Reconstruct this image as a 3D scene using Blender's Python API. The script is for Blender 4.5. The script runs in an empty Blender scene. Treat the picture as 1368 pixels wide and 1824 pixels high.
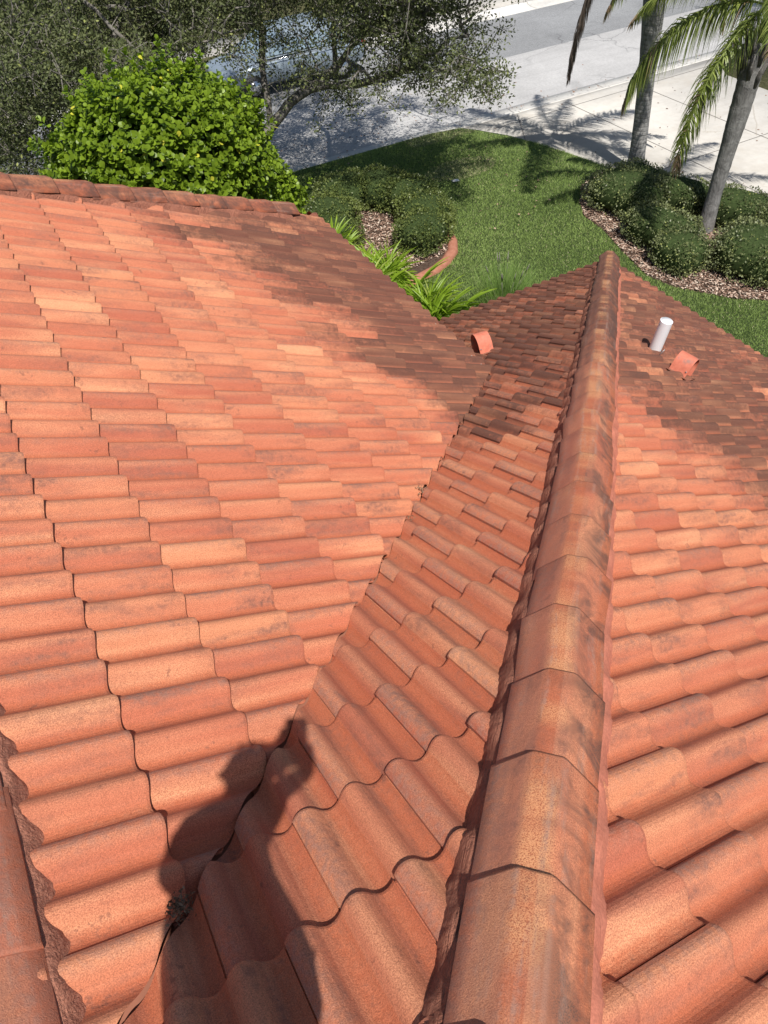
import bpy, math, random
import numpy as np
from mathutils import Vector, Matrix

# ------------------------------------------------------------------ scene, camera, light
SC = bpy.context.scene
COL = SC.collection
CAM = np.array([-0.68074, -0.56998, 2.01114])
YAW, PITCH, ROLL, FPX = 0.470847, 0.812255, -0.063248, 1421.93
def axes():
    f = np.array([math.sin(YAW)*math.cos(PITCH), math.cos(YAW)*math.cos(PITCH), -math.sin(PITCH)])
    r = np.array([math.cos(YAW), -math.sin(YAW), 0.0]); u = np.cross(r, f)
    return r*math.cos(ROLL)+u*math.sin(ROLL), -r*math.sin(ROLL)+u*math.cos(ROLL), f
RX, UP, FW = axes()
cd = bpy.data.cameras.new('camera'); cam = bpy.data.objects.new('camera', cd); COL.objects.link(cam)
cd.sensor_fit = 'HORIZONTAL'; cd.sensor_width = 36.0; cd.lens = FPX/1368*36
cd.clip_start = 0.02; cd.clip_end = 2000
M4 = Matrix(((RX[0], UP[0], -FW[0], CAM[0]), (RX[1], UP[1], -FW[1], CAM[1]), (RX[2], UP[2], -FW[2], CAM[2]), (0, 0, 0, 1)))
cam.matrix_world = M4
SC.camera = cam
SUN = np.array([-0.11851, -0.48247, 0.86786])          # towards the sun
world = bpy.data.worlds.new('World'); SC.world = world; world.use_nodes = True
wn = world.node_tree.nodes; wl = world.node_tree.links
sky = wn.new('ShaderNodeTexSky'); sky.sky_type = 'NISHITA'; sky.sun_disc = False
sky.sun_elevation = math.radians(60.2); sky.sun_rotation = math.radians(193.8)
bg = wn.get('Background') or wn.new('ShaderNodeBackground')
wl.new(sky.outputs[0], bg.inputs[0]); bg.inputs[1].default_value = 0.07
sl = bpy.data.lights.new('sun', 'SUN'); sl.energy = 4.75; sl.angle = math.radians(0.55); sl.color = (1.0, 0.955, 0.89)
so = bpy.data.objects.new('sun', sl); COL.objects.link(so)
so.rotation_euler = Vector(SUN).to_track_quat('Z', 'Y').to_euler(); so.location = (0, 0, 30)
SC.view_settings.view_transform = 'Standard'; SC.view_settings.look = 'None'
SC.view_settings.exposure = 0.27; SC.view_settings.gamma = 1.0
rng = np.random.default_rng(7); random.seed(7)
ZG = -6.2

# ------------------------------------------------------------------ helpers
def tag(o, label=None, cat=None, group=None, kind=None):
    if label: o['label'] = label
    if cat: o['category'] = cat
    if group: o['group'] = group
    if kind: o['kind'] = kind
    return o
def empty(name, loc=(0, 0, 0)):
    o = bpy.data.objects.new(name, None); COL.objects.link(o); o.location = loc; o.empty_display_size = 0.2
    return o
def mesh_obj(name, V, F, mat, parent=None, smooth=False, col=None, uv=None, fmat=None):
    """V (n,3); F list of index tuples or int array (m,k); col per-vertex (n,4); uv per-vertex (n,2)"""
    V = np.asarray(V, dtype=np.float32).reshape(-1, 3)
    me = bpy.data.meshes.new(name)
    if isinstance(F, np.ndarray):
        m, k = F.shape; loops = F.astype(np.int32).ravel()
        starts = np.arange(0, m*k, k, dtype=np.int32); tot = np.full(m, k, dtype=np.int32)
    else:
        m = len(F); tot = np.array([len(f) for f in F], dtype=np.int32)
        starts = np.concatenate([[0], np.cumsum(tot)[:-1]]).astype(np.int32) if m else np.zeros(0, np.int32)
        loops = np.fromiter((i for f in F for i in f), dtype=np.int32)
    me.vertices.add(len(V)); me.vertices.foreach_set('co', V.ravel())
    me.loops.add(len(loops)); me.loops.foreach_set('vertex_index', loops)
    me.polygons.add(m); me.polygons.foreach_set('loop_start', starts); me.polygons.foreach_set('loop_total', tot)
    if smooth: me.polygons.foreach_set('use_smooth', np.ones(m, dtype=bool))
    if fmat is not None: me.polygons.foreach_set('material_index', np.asarray(fmat, dtype=np.int32))
    if col is not None:
        a = me.color_attributes.new('tile', 'FLOAT_COLOR', 'POINT'); a.data.foreach_set('color', np.asarray(col, dtype=np.float32).ravel())
    if uv is not None:
        l = me.uv_layers.new(name='tuv'); l.data.foreach_set('uv', np.asarray(uv, dtype=np.float32)[loops].ravel())
    me.update(calc_edges=True); me.validate()
    for mm in (mat if isinstance(mat, (list, tuple)) else [mat]): me.materials.append(mm)
    o = bpy.data.objects.new(name, me); COL.objects.link(o)
    if parent: o.parent = parent; o.matrix_parent_inverse = Matrix.Translation(-Vector(parent.location))
    return o
class MB:
    """collects polygons"""
    def __init__(s): s.V = []; s.F = []; s.M = []
    def add(s, V, F, m=0):
        b = len(s.V); s.V += [tuple(v) for v in V]; s.F += [tuple(i+b for i in f) for f in F]; s.M += [m]*len(F)
    def box(s, c, h, R=None, m=0):
        c = np.array(c, float); R = np.eye(3) if R is None else R
        V = [c+R@np.array([x*h[0], y*h[1], z*h[2]]) for z in (-1, 1) for y in (-1, 1) for x in (-1, 1)]
        s.add(V, [(0, 2, 3, 1), (4, 5, 7, 6), (0, 1, 5, 4), (2, 6, 7, 3), (0, 4, 6, 2), (1, 3, 7, 5)], m)
    def tube(s, P, R, n=10, m=0, caps=True, prof=None):
        P = [np.array(p, float) for p in P]; k = len(P)
        if not hasattr(R, '__len__'): R = [R]*k
        V = []; ref = np.array([0.13, 0.21, 0.97])
        for i in range(k):
            t = P[min(i+1, k-1)]-P[max(i-1, 0)]; t = t/(np.linalg.norm(t)+1e-9)
            if abs(t@ref) > .9 and i == 0: ref = np.array([0.9, 0.1, 0.2])
            a = np.cross(t, ref); a /= np.linalg.norm(a)+1e-9; b = np.cross(t, a)
            for j in range(n):
                th = 2*math.pi*j/n; V.append(P[i]+R[i]*(math.cos(th)*a+math.sin(th)*b))
        F = [(i*n+j, i*n+(j+1) % n, (i+1)*n+(j+1) % n, (i+1)*n+j) for i in range(k-1) for j in range(n)]
        if caps: F += [tuple(range(n))[::-1], tuple((k-1)*n+j for j in range(n))]
        s.add(V, F, m)
    def prism(s, poly, z0, z1, m=0):
        n = len(poly); V = [(x, y, z0) for x, y in poly]+[(x, y, z1) for x, y in poly]
        a = sum(poly[i][0]*poly[(i+1) % n][1]-poly[(i+1) % n][0]*poly[i][1] for i in range(n))
        F = [tuple(range(n))[::-1], tuple(range(n, 2*n))]+[(i, (i+1) % n, n+(i+1) % n, n+i) for i in range(n)]
        if a < 0: F = [f[::-1] for f in F]
        s.add(V, F, m)
    def build(s, name, mat, parent=None, smooth=False):
        return mesh_obj(name, s.V, s.F, mat, parent, smooth, fmat=s.M)

# ------------------------------------------------------------------ material kit
class N:
    def __init__(s, name):
        s.m = bpy.data.materials.new(name); s.m.use_nodes = True; s.t = s.m.node_tree
        s.b = s.t.nodes['Principled BSDF']; s.out = s.t.nodes['Material Output']
    def new(s, k, **kw):
        n = s.t.nodes.new(k)
        for a, v in kw.items(): setattr(n, a, v)
        return n
    def link(s, a, b): s.t.links.new(a, b)
    def val(s, node, **kw):
        for a, v in kw.items():
            sk = node.inputs[a] if not a.startswith('_') else node.inputs[int(a[1:])]
            if hasattr(v, 'is_linked') or isinstance(v, bpy.types.NodeSocket): s.link(v, sk)
            else: sk.default_value = v
        return node
    def math(s, op, a, b=0.0, c=None, clamp=False):
        n = s.new('ShaderNodeMath', operation=op, use_clamp=clamp)
        for i, v in enumerate((a, b, c)):
            if v is None: continue
            if isinstance(v, bpy.types.NodeSocket): s.link(v, n.inputs[i])
            else: n.inputs[i].default_value = v
        return n.outputs[0]
    def noise(s, vec, scale, detail=4, rough=.55, dist=0.0):
        n = s.new('ShaderNodeTexNoise'); n.inputs['Scale'].default_value = scale; n.inputs['Detail'].default_value = detail
        n.inputs['Roughness'].default_value = rough; n.inputs['Distortion'].default_value = dist
        if vec is not None: s.link(vec, n.inputs['Vector'])
        return n.outputs['Fac']
    def ramp(s, fac, stops, interp='LINEAR'):
        n = s.new('ShaderNodeValToRGB'); n.color_ramp.interpolation = interp
        e = n.color_ramp.elements
        while len(e) < len(stops): e.new(0.5)
        for i, (p, c) in enumerate(stops):
            e[i].position = p; e[i].color = (c, c, c, 1) if not hasattr(c, '__len__') else (*c, 1)
        s.link(fac, n.inputs[0]); return n.outputs[0]
    def mix(s, fac, a, b, mode='MIX'):
        n = s.new('ShaderNodeMix', data_type='RGBA', blend_type=mode)
        for sk, v in ((n.inputs[0], fac), (n.inputs[6], a), (n.inputs[7], b)):
            if isinstance(v, bpy.types.NodeSocket): s.link(v, sk)
            elif hasattr(v, '__len__'): sk.default_value = (*v, 1)
            else: sk.default_value = v
        return n.outputs[2]
    def pos(s): return s.new('ShaderNodeTexCoord').outputs['Object']
    def sep(s, v):
        n = s.new('ShaderNodeSeparateXYZ'); s.link(v, n.inputs[0]); return n.outputs
    def comb(s, x, y, z):
        n = s.new('ShaderNodeCombineXYZ')
        for i, v in enumerate((x, y, z)):
            if isinstance(v, bpy.types.NodeSocket): s.link(v, n.inputs[i])
            else: n.inputs[i].default_value = v
        return n.outputs[0]
    def bump(s, h, strength=.4, dist=.01, prev=None):
        n = s.new('ShaderNodeBump'); n.inputs['Strength'].default_value = strength; n.inputs['Distance'].default_value = dist
        s.link(h, n.inputs['Height'])
        if prev is not None: s.link(prev, n.inputs['Normal'])
        s.link(n.outputs[0], s.b.inputs['Normal']); return n.outputs[0]
    def done(s, color=None, rough=.8, spec=.3):
        if color is not None:
            if isinstance(color, bpy.types.NodeSocket): s.link(color, s.b.inputs['Base Color'])
            else: s.b.inputs['Base Color'].default_value = (*color, 1)
        if isinstance(rough, bpy.types.NodeSocket): s.link(rough, s.b.inputs['Roughness'])
        else: s.b.inputs['Roughness'].default_value = rough
        s.b.inputs['Specular IOR Level'].default_value = spec
        return s.m

W_ = 0.146475
def mat_tile(cap=False):
    k = N('concrete_cap' if cap else 'concrete_tile')
    at = k.new('ShaderNodeAttribute', attribute_name='tile'); R = k.new('ShaderNodeSeparateColor'); k.link(at.outputs['Color'], R.inputs[0])
    r1, r2, hn, dirt = R.outputs[0], R.outputs[1], R.outputs[2], at.outputs['Alpha']
    uv = k.new('ShaderNodeUVMap', uv_map='tuv').outputs[0]; x, y, _ = k.sep(uv)
    P = k.pos()
    o1 = k.math('MULTIPLY', r1, 61.0); o2 = k.math('MULTIPLY', r2, 47.0)
    sv = k.comb(k.math('ADD', k.math('MULTIPLY', x, 11.0), o1), k.math('MULTIPLY', y, 1.1), o2)
    s1 = k.noise(sv, 1.0, 2.5, .5)
    sv2 = k.comb(k.math('ADD', k.math('MULTIPLY', x, 15.0), o2), k.math('MULTIPLY', y, 2.6), o1)
    s2 = k.noise(sv2, 1.0, 3, .6)
    grain = k.noise(P, 300.0, 3, .7); mid = k.noise(P, 45.0, 4, .6); blot = k.noise(P, 9.0, 4, .6)
    wn_ = k.new('ShaderNodeTexWhiteNoise', noise_dimensions='3D'); k.link(k.comb(o1, o2, k.math('FLOOR', k.math('DIVIDE', x, W_))), wn_.inputs['Vector'])
    rr = wn_.outputs['Value']; r1m = k.math('ADD', k.math('MULTIPLY', r1, .55), k.math('MULTIPLY', rr, .45))
    # base terracotta shifts per tile and a little per roll
    c = k.ramp(r1m, [(0.1, (.41, .120, .070)), (.35, (.455, .138, .076)), (.55, (.485, .154, .084)), (.75, (.52, .182, .098)), (.92, (.58, .235, .120))])
    # pale flash streaks
    f1 = k.ramp(s1, [(.46, 0), (.68, .9)])
    f1 = k.math('MULTIPLY', f1, k.ramp(grain, [(.30, .35), (.6, 1)]))
    f1 = k.math('MULTIPLY', f1, k.ramp(r2, [(.1, .3), (.9, 1)]))
    crown = k.math('MULTIPLY', k.ramp(hn, [(.6, 0), (1, .5)]), k.math('MULTIPLY', k.ramp(grain, [(.38, .25), (.55, 1)]), k.ramp(s1, [(.35, .1), (.6, 1)])))  # pale worn crests, with the sun's highlight painted into them
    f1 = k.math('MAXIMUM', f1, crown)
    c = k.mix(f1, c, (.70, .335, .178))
    # mauve / smoky flash
    f2 = k.ramp(s2, [(.48, 0), (.63, 1)])
    f2 = k.math('MULTIPLY', f2, k.ramp(mid, [(.35, .25), (.62, .9)]))
    f2 = k.math('MULTIPLY', f2, k.ramp(r2, [(.0, 1.0), (.9, .4)]))
    c = k.mix(f2, c, (.235, .105, .075))
    # weathered grey at the seam side
    gs = k.math('MULTIPLY', k.ramp(x, [(0.0, .6), (.07, 0)]), k.ramp(mid, [(.4, 0), (.6, 1)]))
    c = k.mix(gs, c, (.36, .20, .15))
    # washed pans stay a purer orange red, deepened further to paint in trough shade
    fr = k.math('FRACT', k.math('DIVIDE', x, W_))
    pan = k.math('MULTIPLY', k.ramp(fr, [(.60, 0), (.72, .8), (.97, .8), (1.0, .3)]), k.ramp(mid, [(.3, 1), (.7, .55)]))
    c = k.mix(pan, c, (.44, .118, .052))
    # algae left on the part nobody has washed yet
    dn = k.math('ADD', k.math('MULTIPLY', blot, 1.0), k.math('MULTIPLY', mid, .6))
    dstr = k.noise(k.comb(k.math('ADD', k.math('MULTIPLY', x, 30.0), k.math('MULTIPLY', r2, 5)), k.math('MULTIPLY', y, 2.2), k.math('MULTIPLY', blot, 3)), 1.0, 4, .6)
    dv = k.math('ADD', dirt, k.math('ADD', k.math('MULTIPLY', k.math('SUBTRACT', dn, .8), 1.0), k.math('MULTIPLY', k.math('SUBTRACT', dstr, .5), .9)))
    dd = k.math('MULTIPLY', k.math('MULTIPLY', k.ramp(dv, [(.12, 0), (.82, 1)]), k.ramp(dirt, [(.0, 0), (.25, 1)])), k.ramp(hn, [(.02, .45), (.35, .95)]))
    dd = k.math('MULTIPLY', dd, k.ramp(s1, [(.45, 1), (.75, .7)]))
    c = k.mix(k.math('MULTIPLY', dd, .90), c, (.092, .042, .030))
    rs = k.noise(k.comb(k.math('ADD', k.math('MULTIPLY', x, 42.0), o1), k.math('MULTIPLY', y, 3.0), o2), 1.0, 3, .6)
    en = k.math('MULTIPLY', k.ramp(y, [(.20, 0), (.375, 1)]), k.math('MULTIPLY', k.ramp(rs, [(.48, 0), (.66, 1)]), k.ramp(mid, [(.42, 0), (.60, 1)])))
    c = k.mix(k.math('MULTIPLY', en, k.ramp(r1, [(.3, .05), (.9, .55)])), c, (.18, .09, .065))
    # dirt specks & small dark crumbs
    sp = k.ramp(k.math('MULTIPLY', blot, mid), [(.36, 0), (.43, .5)])
    c = k.mix(sp, c, (.16, .07, .05))
    g2 = k.ramp(grain, [(.27, .56), (.5, 1.0), (.73, 1.42)])
    c = k.mix(1.0, c, g2, 'MULTIPLY')
    if cap:
        lf = k.math('MULTIPLY', k.ramp(x, [(.085, .38), (.105, 0)]), k.ramp(blot, [(.35, .3), (.6, 1)])); c = k.mix(lf, c, (.40, .170, .120))
        md = k.math('MULTIPLY', k.ramp(k.math('ABSOLUTE', k.math('SUBTRACT', x, .135)), [(.03, .8), (.055, 0)]), k.math('MULTIPLY', k.ramp(grain, [(.42, 0), (.52, 1)]), k.ramp(k.noise(k.comb(o1, k.math('MULTIPLY', y, 5.0), o2), 1.0, 2, .5), [(.40, 0), (.62, .9)])))
        c = k.mix(md, c, (.74, .38, .18))     # caps carry mould on the right flank and grey lime along the folds
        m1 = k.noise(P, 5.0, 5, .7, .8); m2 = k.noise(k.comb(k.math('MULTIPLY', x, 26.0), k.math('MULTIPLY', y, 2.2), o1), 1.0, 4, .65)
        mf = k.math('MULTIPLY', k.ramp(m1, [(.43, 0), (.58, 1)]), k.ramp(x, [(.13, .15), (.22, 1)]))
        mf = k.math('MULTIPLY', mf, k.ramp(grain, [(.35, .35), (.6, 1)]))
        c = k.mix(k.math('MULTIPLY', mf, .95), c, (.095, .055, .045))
        ln = k.math('MULTIPLY', k.ramp(m2, [(.56, 0), (.68, .65)]), k.ramp(mid, [(.4, .3), (.6, 1)]))
        c = k.mix(k.math('MULTIPLY', ln, .8), c, (.34, .225, .18))
        ed = k.math('MULTIPLY', k.ramp(k.math('ABSOLUTE', k.math('SUBTRACT', x, .181)), [(.003, .55), (.010, 0)]), k.ramp(m1, [(.45, 0), (.55, 1)]))
        ed2 = k.math('MULTIPLY', k.ramp(k.math('ABSOLUTE', k.math('SUBTRACT', x, .099)), [(.002, .5), (.012, 0)]), k.ramp(mid, [(.42, 0), (.56, 1)]))
        c = k.mix(k.math('MULTIPLY', k.math('MAXIMUM', ed, ed2), k.ramp(r2, [(.45, 0), (.85, .55)])), c, (.44, .31, .25))
    k.bump(k.math('ADD', grain, k.math('MULTIPLY', mid, .8)), .55, .004)
    return k.done(c, .82, .35)
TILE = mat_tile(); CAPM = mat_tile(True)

def mat_mortar(name, a, b, sc=1.0, bs=.9):
    k = N(name); P = k.pos(); n1 = k.noise(P, 14*sc, 6, .65, .6); n2 = k.noise(P, 120, 4, .6)
    X, Y, Z = k.sep(P)
    st = k.noise(k.comb(k.math('MULTIPLY', k.math('ADD', X, Y), 6), k.math('MULTIPLY', k.math('SUBTRACT', X, Y), 60), Z), 1.6, 4, .6)
    c = k.mix(k.ramp(n1, [(.3, 0), (.7, 1)]), a, b)
    c = k.mix(1.0, c, k.ramp(n2, [(.25, .75), (.7, 1.15)]), 'MULTIPLY')
    k.bump(k.math('ADD', k.math('ADD', k.math('MULTIPLY', n1, 1.2), k.math('MULTIPLY', st, .7)), k.math('MULTIPLY', n2, .35)), bs, .02)
    return k.done(c, .9, .2)
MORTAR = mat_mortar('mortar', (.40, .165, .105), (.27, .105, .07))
MORTAR_L = mat_mortar('mortar_sunny', (.56, .25, .165), (.40, .165, .11))  # lit copy of the mortar, sunlight painted into its colour
MORTAR_P = mat_mortar('mortar_painted', (.54, .195, .130), (.49, .165, .105), .6, .25)

def mat_simple(name, c, rough=.6, spec=.4, metal=0.0, var=.12, scale=8):
    k = N(name); n = k.noise(k.pos(), scale, 4, .6)
    cc = k.mix(1.0, c, k.ramp(n, [(.3, 1-var), (.7, 1+var)]), 'MULTIPLY')
    k.b.inputs['Metallic'].default_value = metal
    return k.done(cc, rough, spec)
STUCCO = mat_simple('stucco', (.62, .50, .38), .9, .2, scale=30)
FASCIA = mat_simple('fascia_paint', (.62, .58, .52), .6)
PVC = mat_simple('pvc', (.80, .80, .82), .35, .5, var=.03)
DARK = mat_simple('dark_plastic', (.02, .02, .022), .5)
METAL = mat_simple('lead_flashing', (.30, .28, .28), .45, .5, .6)

def mat_vent():
    k = N('painted_vent'); P = k.pos(); n = k.noise(P, 26, 5, .6); n2 = k.noise(P, 9, 3, .5)
    c = k.mix(k.ramp(n, [(.35, 0), (.65, 1)]), (.60, .19, .12), (.50, .145, .09))
    c = k.mix(k.ramp(n2, [(.60, 0), (.68, .8)]), c, (.28, .17, .14))
    k.bump(n, .2, .004); return k.done(c, .65, .35)
VENT = mat_vent()

def mat_foliage(name, c0, c1, c2, rough=.45, spec=.45, trans=.3, tcol=None):
    """colour by leaf: attribute R picks from c0..c1, G > .93 turns to c2"""
    k = N(name); at = k.new('ShaderNodeAttribute', attribute_name='tile'); S = k.new('ShaderNodeSeparateColor'); k.link(at.outputs['Color'], S.inputs[0])
    c = k.mix(S.outputs[0], c0, c1)
    c = k.mix(k.ramp(S.outputs[1], [(.93, 0), (.95, 1)]), c, c2)
    k.done(c, rough, spec)
    tr = k.new('ShaderNodeBsdfTranslucent'); k.link(k.mix(.6, c, tcol or c1), tr.inputs[0])
    mx = k.new('ShaderNodeMixShader'); mx.inputs[0].default_value = trans
    k.link(k.b.outputs[0], mx.inputs[1]); k.link(tr.outputs[0], mx.inputs[2]); k.link(mx.outputs[0], k.out.inputs[0])
    return k.m
CLUSIA = mat_foliage('clusia_leaf', (.080, .135, .008), (.225, .325, .025), (.60, .58, .06), .42, .3, .28, (.26, .42, .02))
OAK = mat_foliage('oak_leaf', (.062, .082, .034), (.185, .210, .085), (.30, .33, .10), .6, .25, .24)
HEDGE = mat_foliage('hedge_leaf', (.11, .132, .058), (.23, .26, .11), (.33, .36, .11), .45, .4, .2)
HEDGE2 = mat_foliage('ring_leaf', (.085, .115, .032), (.17, .21, .055), (.22, .25, .07), .45, .4, .2)
FANLEAF = mat_foliage('strap_leaf', (.12, .23, .015), (.30, .42, .035), (.42, .48, .12), .4, .4, .35, (.3, .5, .03))
PALM = mat_foliage('palm_leaf', (.13, .18, .038), (.31, .37, .085), (.30, .20, .13), .4, .45, .3, (.25, .33, .06))
DEADP = mat_foliage('dead_frond', (.13, .10, .085), (.21, .17, .14), (.24, .18, .15), .8, .2, .15, (.2, .15, .1))
GRASS = mat_foliage('grass_blade', (.20, .29, .075), (.37, .49, .15), (.55, .52, .30), .55, .3, .3)
TUFT = mat_foliage('tuft_blade', (.18, .30, .07), (.34, .48, .14), (.45, .45, .25), .5, .3, .4)

def mat_bark(name, a, b, sc, rings=0.0):
    k = N(name); P = k.pos(); X, Y, Z = k.sep(P)
    n = k.noise(P, sc, 5, .65, .5)
    fib = k.noise(k.comb(k.math('MULTIPLY', X, 30), k.math('MULTIPLY', Y, 30), k.math('MULTIPLY', Z, 4)), 1.0, 4, .6)
    h = k.math('ADD', n, k.math('MULTIPLY', fib, .5))
    c = k.mix(k.ramp(n, [(.3, 0), (.7, 1)]), a, b)
    if rings:
        rw = k.math('SINE', k.math('ADD', k.math('MULTIPLY', Z, rings), k.math('MULTIPLY', n, 3.0)))
        rr = k.ramp(rw, [(.0, .0), (1, 1)])
        c = k.mix(k.math('MULTIPLY', k.ramp(rw, [(.6, 0), (1, .35)]), 1.0), c, tuple(v*.45 for v in a))
        h = k.math('ADD', h, k.math('MULTIPLY', rr, -.15))
    c = k.mix(1.0, c, k.ramp(fib, [(.3, .75), (.7, 1.2)]), 'MULTIPLY')
    k.bump(h, .8, .03); return k.done(c, .9, .2)
PALMBARK = mat_bark('palm_bark', (.22, .215, .21), (.33, .33, .32), 7, 70)
BOOT = mat_bark('palm_boot', (.10, .09, .08), (.19, .18, .17), 14)
OAKBARK = mat_bark('oak_bark', (.14, .125, .105), (.25, .235, .21), 9)
TWIG = mat_simple('twig', (.19, .175, .155), .9, .2, var=.3)
STEM = mat_simple('green_stem', (.10, .12, .04), .7, .3)
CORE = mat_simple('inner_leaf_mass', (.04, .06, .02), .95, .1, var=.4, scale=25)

def mat_ground(name, cols, sc, bump=.5, bd=.02, spk=None, stain=None, crack=None):
    k = N(name); P = k.pos(); n = k.noise(P, sc, 6, .7); b = k.noise(P, .45, 4, .6, .4); f = k.noise(P, sc*6, 3, .6)
    c = k.ramp(n, [(.3, cols[0]), (.5, cols[1]), (.72, cols[2])])
    c = k.mix(1.0, c, k.ramp(b, [(.3, .84), (.7, 1.12)]), 'MULTIPLY')
    if spk:
        c = k.mix(k.ramp(f, [(.62, 0), (.68, 1)]), c, spk)
    if stain:
        c = k.mix(k.ramp(k.noise(P, 1.3, 5, .65, 1.0), [(.52, 0), (.75, .5)]), c, stain)
    if crack:
        X, Y, Z = k.sep(P); w = k.noise(P, 1.1, 4, .6); v = k.new('ShaderNodeTexVoronoi', feature='DISTANCE_TO_EDGE'); v.inputs['Scale'].default_value = .33
        k.link(k.comb(k.math('ADD', X, k.math('MULTIPLY', w, 1.3)), k.math('ADD', Y, k.math('MULTIPLY', w, 1.1)), 0.0), v.inputs['Vector'])
        cr = k.math('MULTIPLY', k.ramp(v.outputs['Distance'], [(.0, .75), (.007, 0)]), k.ramp(k.noise(P, .5, 2, .5), [(.45, 0), (.55, 1)]))
        c = k.mix(cr, c, crack)
        ty = k.noise(k.comb(k.math('MULTIPLY', X, .12), k.math('MULTIPLY', Y, 2.6), 0.0), 1.0, 3, .55)
        c = k.mix(k.ramp(ty, [(.5, 0), (.68, .16)]), c, crack)
        oil = k.ramp(k.noise(P, .8, 3, .5, .5), [(.66, 0), (.72, .28)]); c = k.mix(oil, c, crack)
    k.bump(k.math('ADD', n, f), bump, bd); return k.done(c, .92, .2)
LAWN = mat_ground('lawn_soil', ((.09, .14, .045), (.13, .19, .06), (.18, .24, .09)), 18, .8, .05)
LAWN_DRY = mat_ground('dry_lawn', ((.06, .06, .025), (.10, .10, .045), (.16, .14, .08)), 9, .8, .05)
CONC = mat_ground('concrete', ((.48, .458, .42), (.52, .497, .458), (.55, .527, .487)), 5, .15, .006, stain=(.44, .40, .345), crack=(.36, .32, .27))
GUTTER = mat_ground('gutter_concrete', ((.50, .49, .465), (.58, .565, .53), (.62, .60, .57)), 7, .2, .008, stain=(.40, .36, .31))
CONC_OLD = mat_ground('old_concrete', ((.38, .365, .335), (.43, .41, .375), (.46, .44, .40)), 6, .2, .006, stain=(.33, .30, .27))
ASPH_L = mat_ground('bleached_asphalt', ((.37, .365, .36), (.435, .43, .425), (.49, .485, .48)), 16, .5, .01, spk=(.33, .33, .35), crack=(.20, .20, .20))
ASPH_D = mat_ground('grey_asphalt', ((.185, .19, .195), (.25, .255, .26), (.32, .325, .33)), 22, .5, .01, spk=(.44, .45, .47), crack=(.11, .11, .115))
MULCH = mat_ground('mulch', ((.07, .042, .03), (.14, .09, .065), (.24, .17, .13)), 22, 1.0, .04, spk=(.36, .28, .22))
JOINT = mat_simple('dark_joint', (.17, .155, .14), .95)  # dark strips of the concrete joints
EDGING = mat_ground('red_edging', ((.30, .12, .075), (.38, .16, .105), (.42, .20, .14)), 14, .5, .01)
def mat_chip():
    k = N('wood_chip'); at = k.new('ShaderNodeAttribute', attribute_name='tile'); S = k.new('ShaderNodeSeparateColor'); k.link(at.outputs['Color'], S.inputs[0])
    c = k.ramp(S.outputs[0], [(0, (.12, .07, .05)), (.4, (.30, .19, .14)), (.75, (.50, .38, .30)), (1, (.68, .57, .47))]); return k.done(c, .9, .2)
CHIP = mat_chip()

# ------------------------------------------------------------------ THE HOUSE: roof geometry
T_ = 0.552567; CO = 1/math.sqrt(1+T_*T_); SI = T_*CO
W = 0.146475; E_ = 0.375812; K = 0.654341
HT = 0.044; STEP = 0.029; DROP = 0.031
RIDGE_X = -1.34; EAVE_A = 2.72; EAVE_Y = 7.30; EAVE_BC = 6.95; MAIN_X = -2.4
HIPD = np.array([-1.0, -0.5]); T2 = T_/0.5
def zA(x): return -T_*x-K
def prof(p):
    c = np.cos(2*np.pi*(p-0.27))
    return HT*(0.5+0.5*np.sign(c)*np.abs(c)**0.85)
def clip_poly(P, a, b, c):
    """keep a*x+b*y+c >= 0; P list of np arrays [x,y,z,attrs...]"""
    out = []; n = len(P)
    for i in range(n):
        A = P[i]; B = P[(i+1) % n]; da = a*A[0]+b*A[1]+c; db = a*B[0]+b*B[1]+c
        if da >= 0: out.append(A)
        if (da >= 0) != (db >= 0): out.append(A+(B-A)*(da/(da-db)))
    return out
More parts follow.
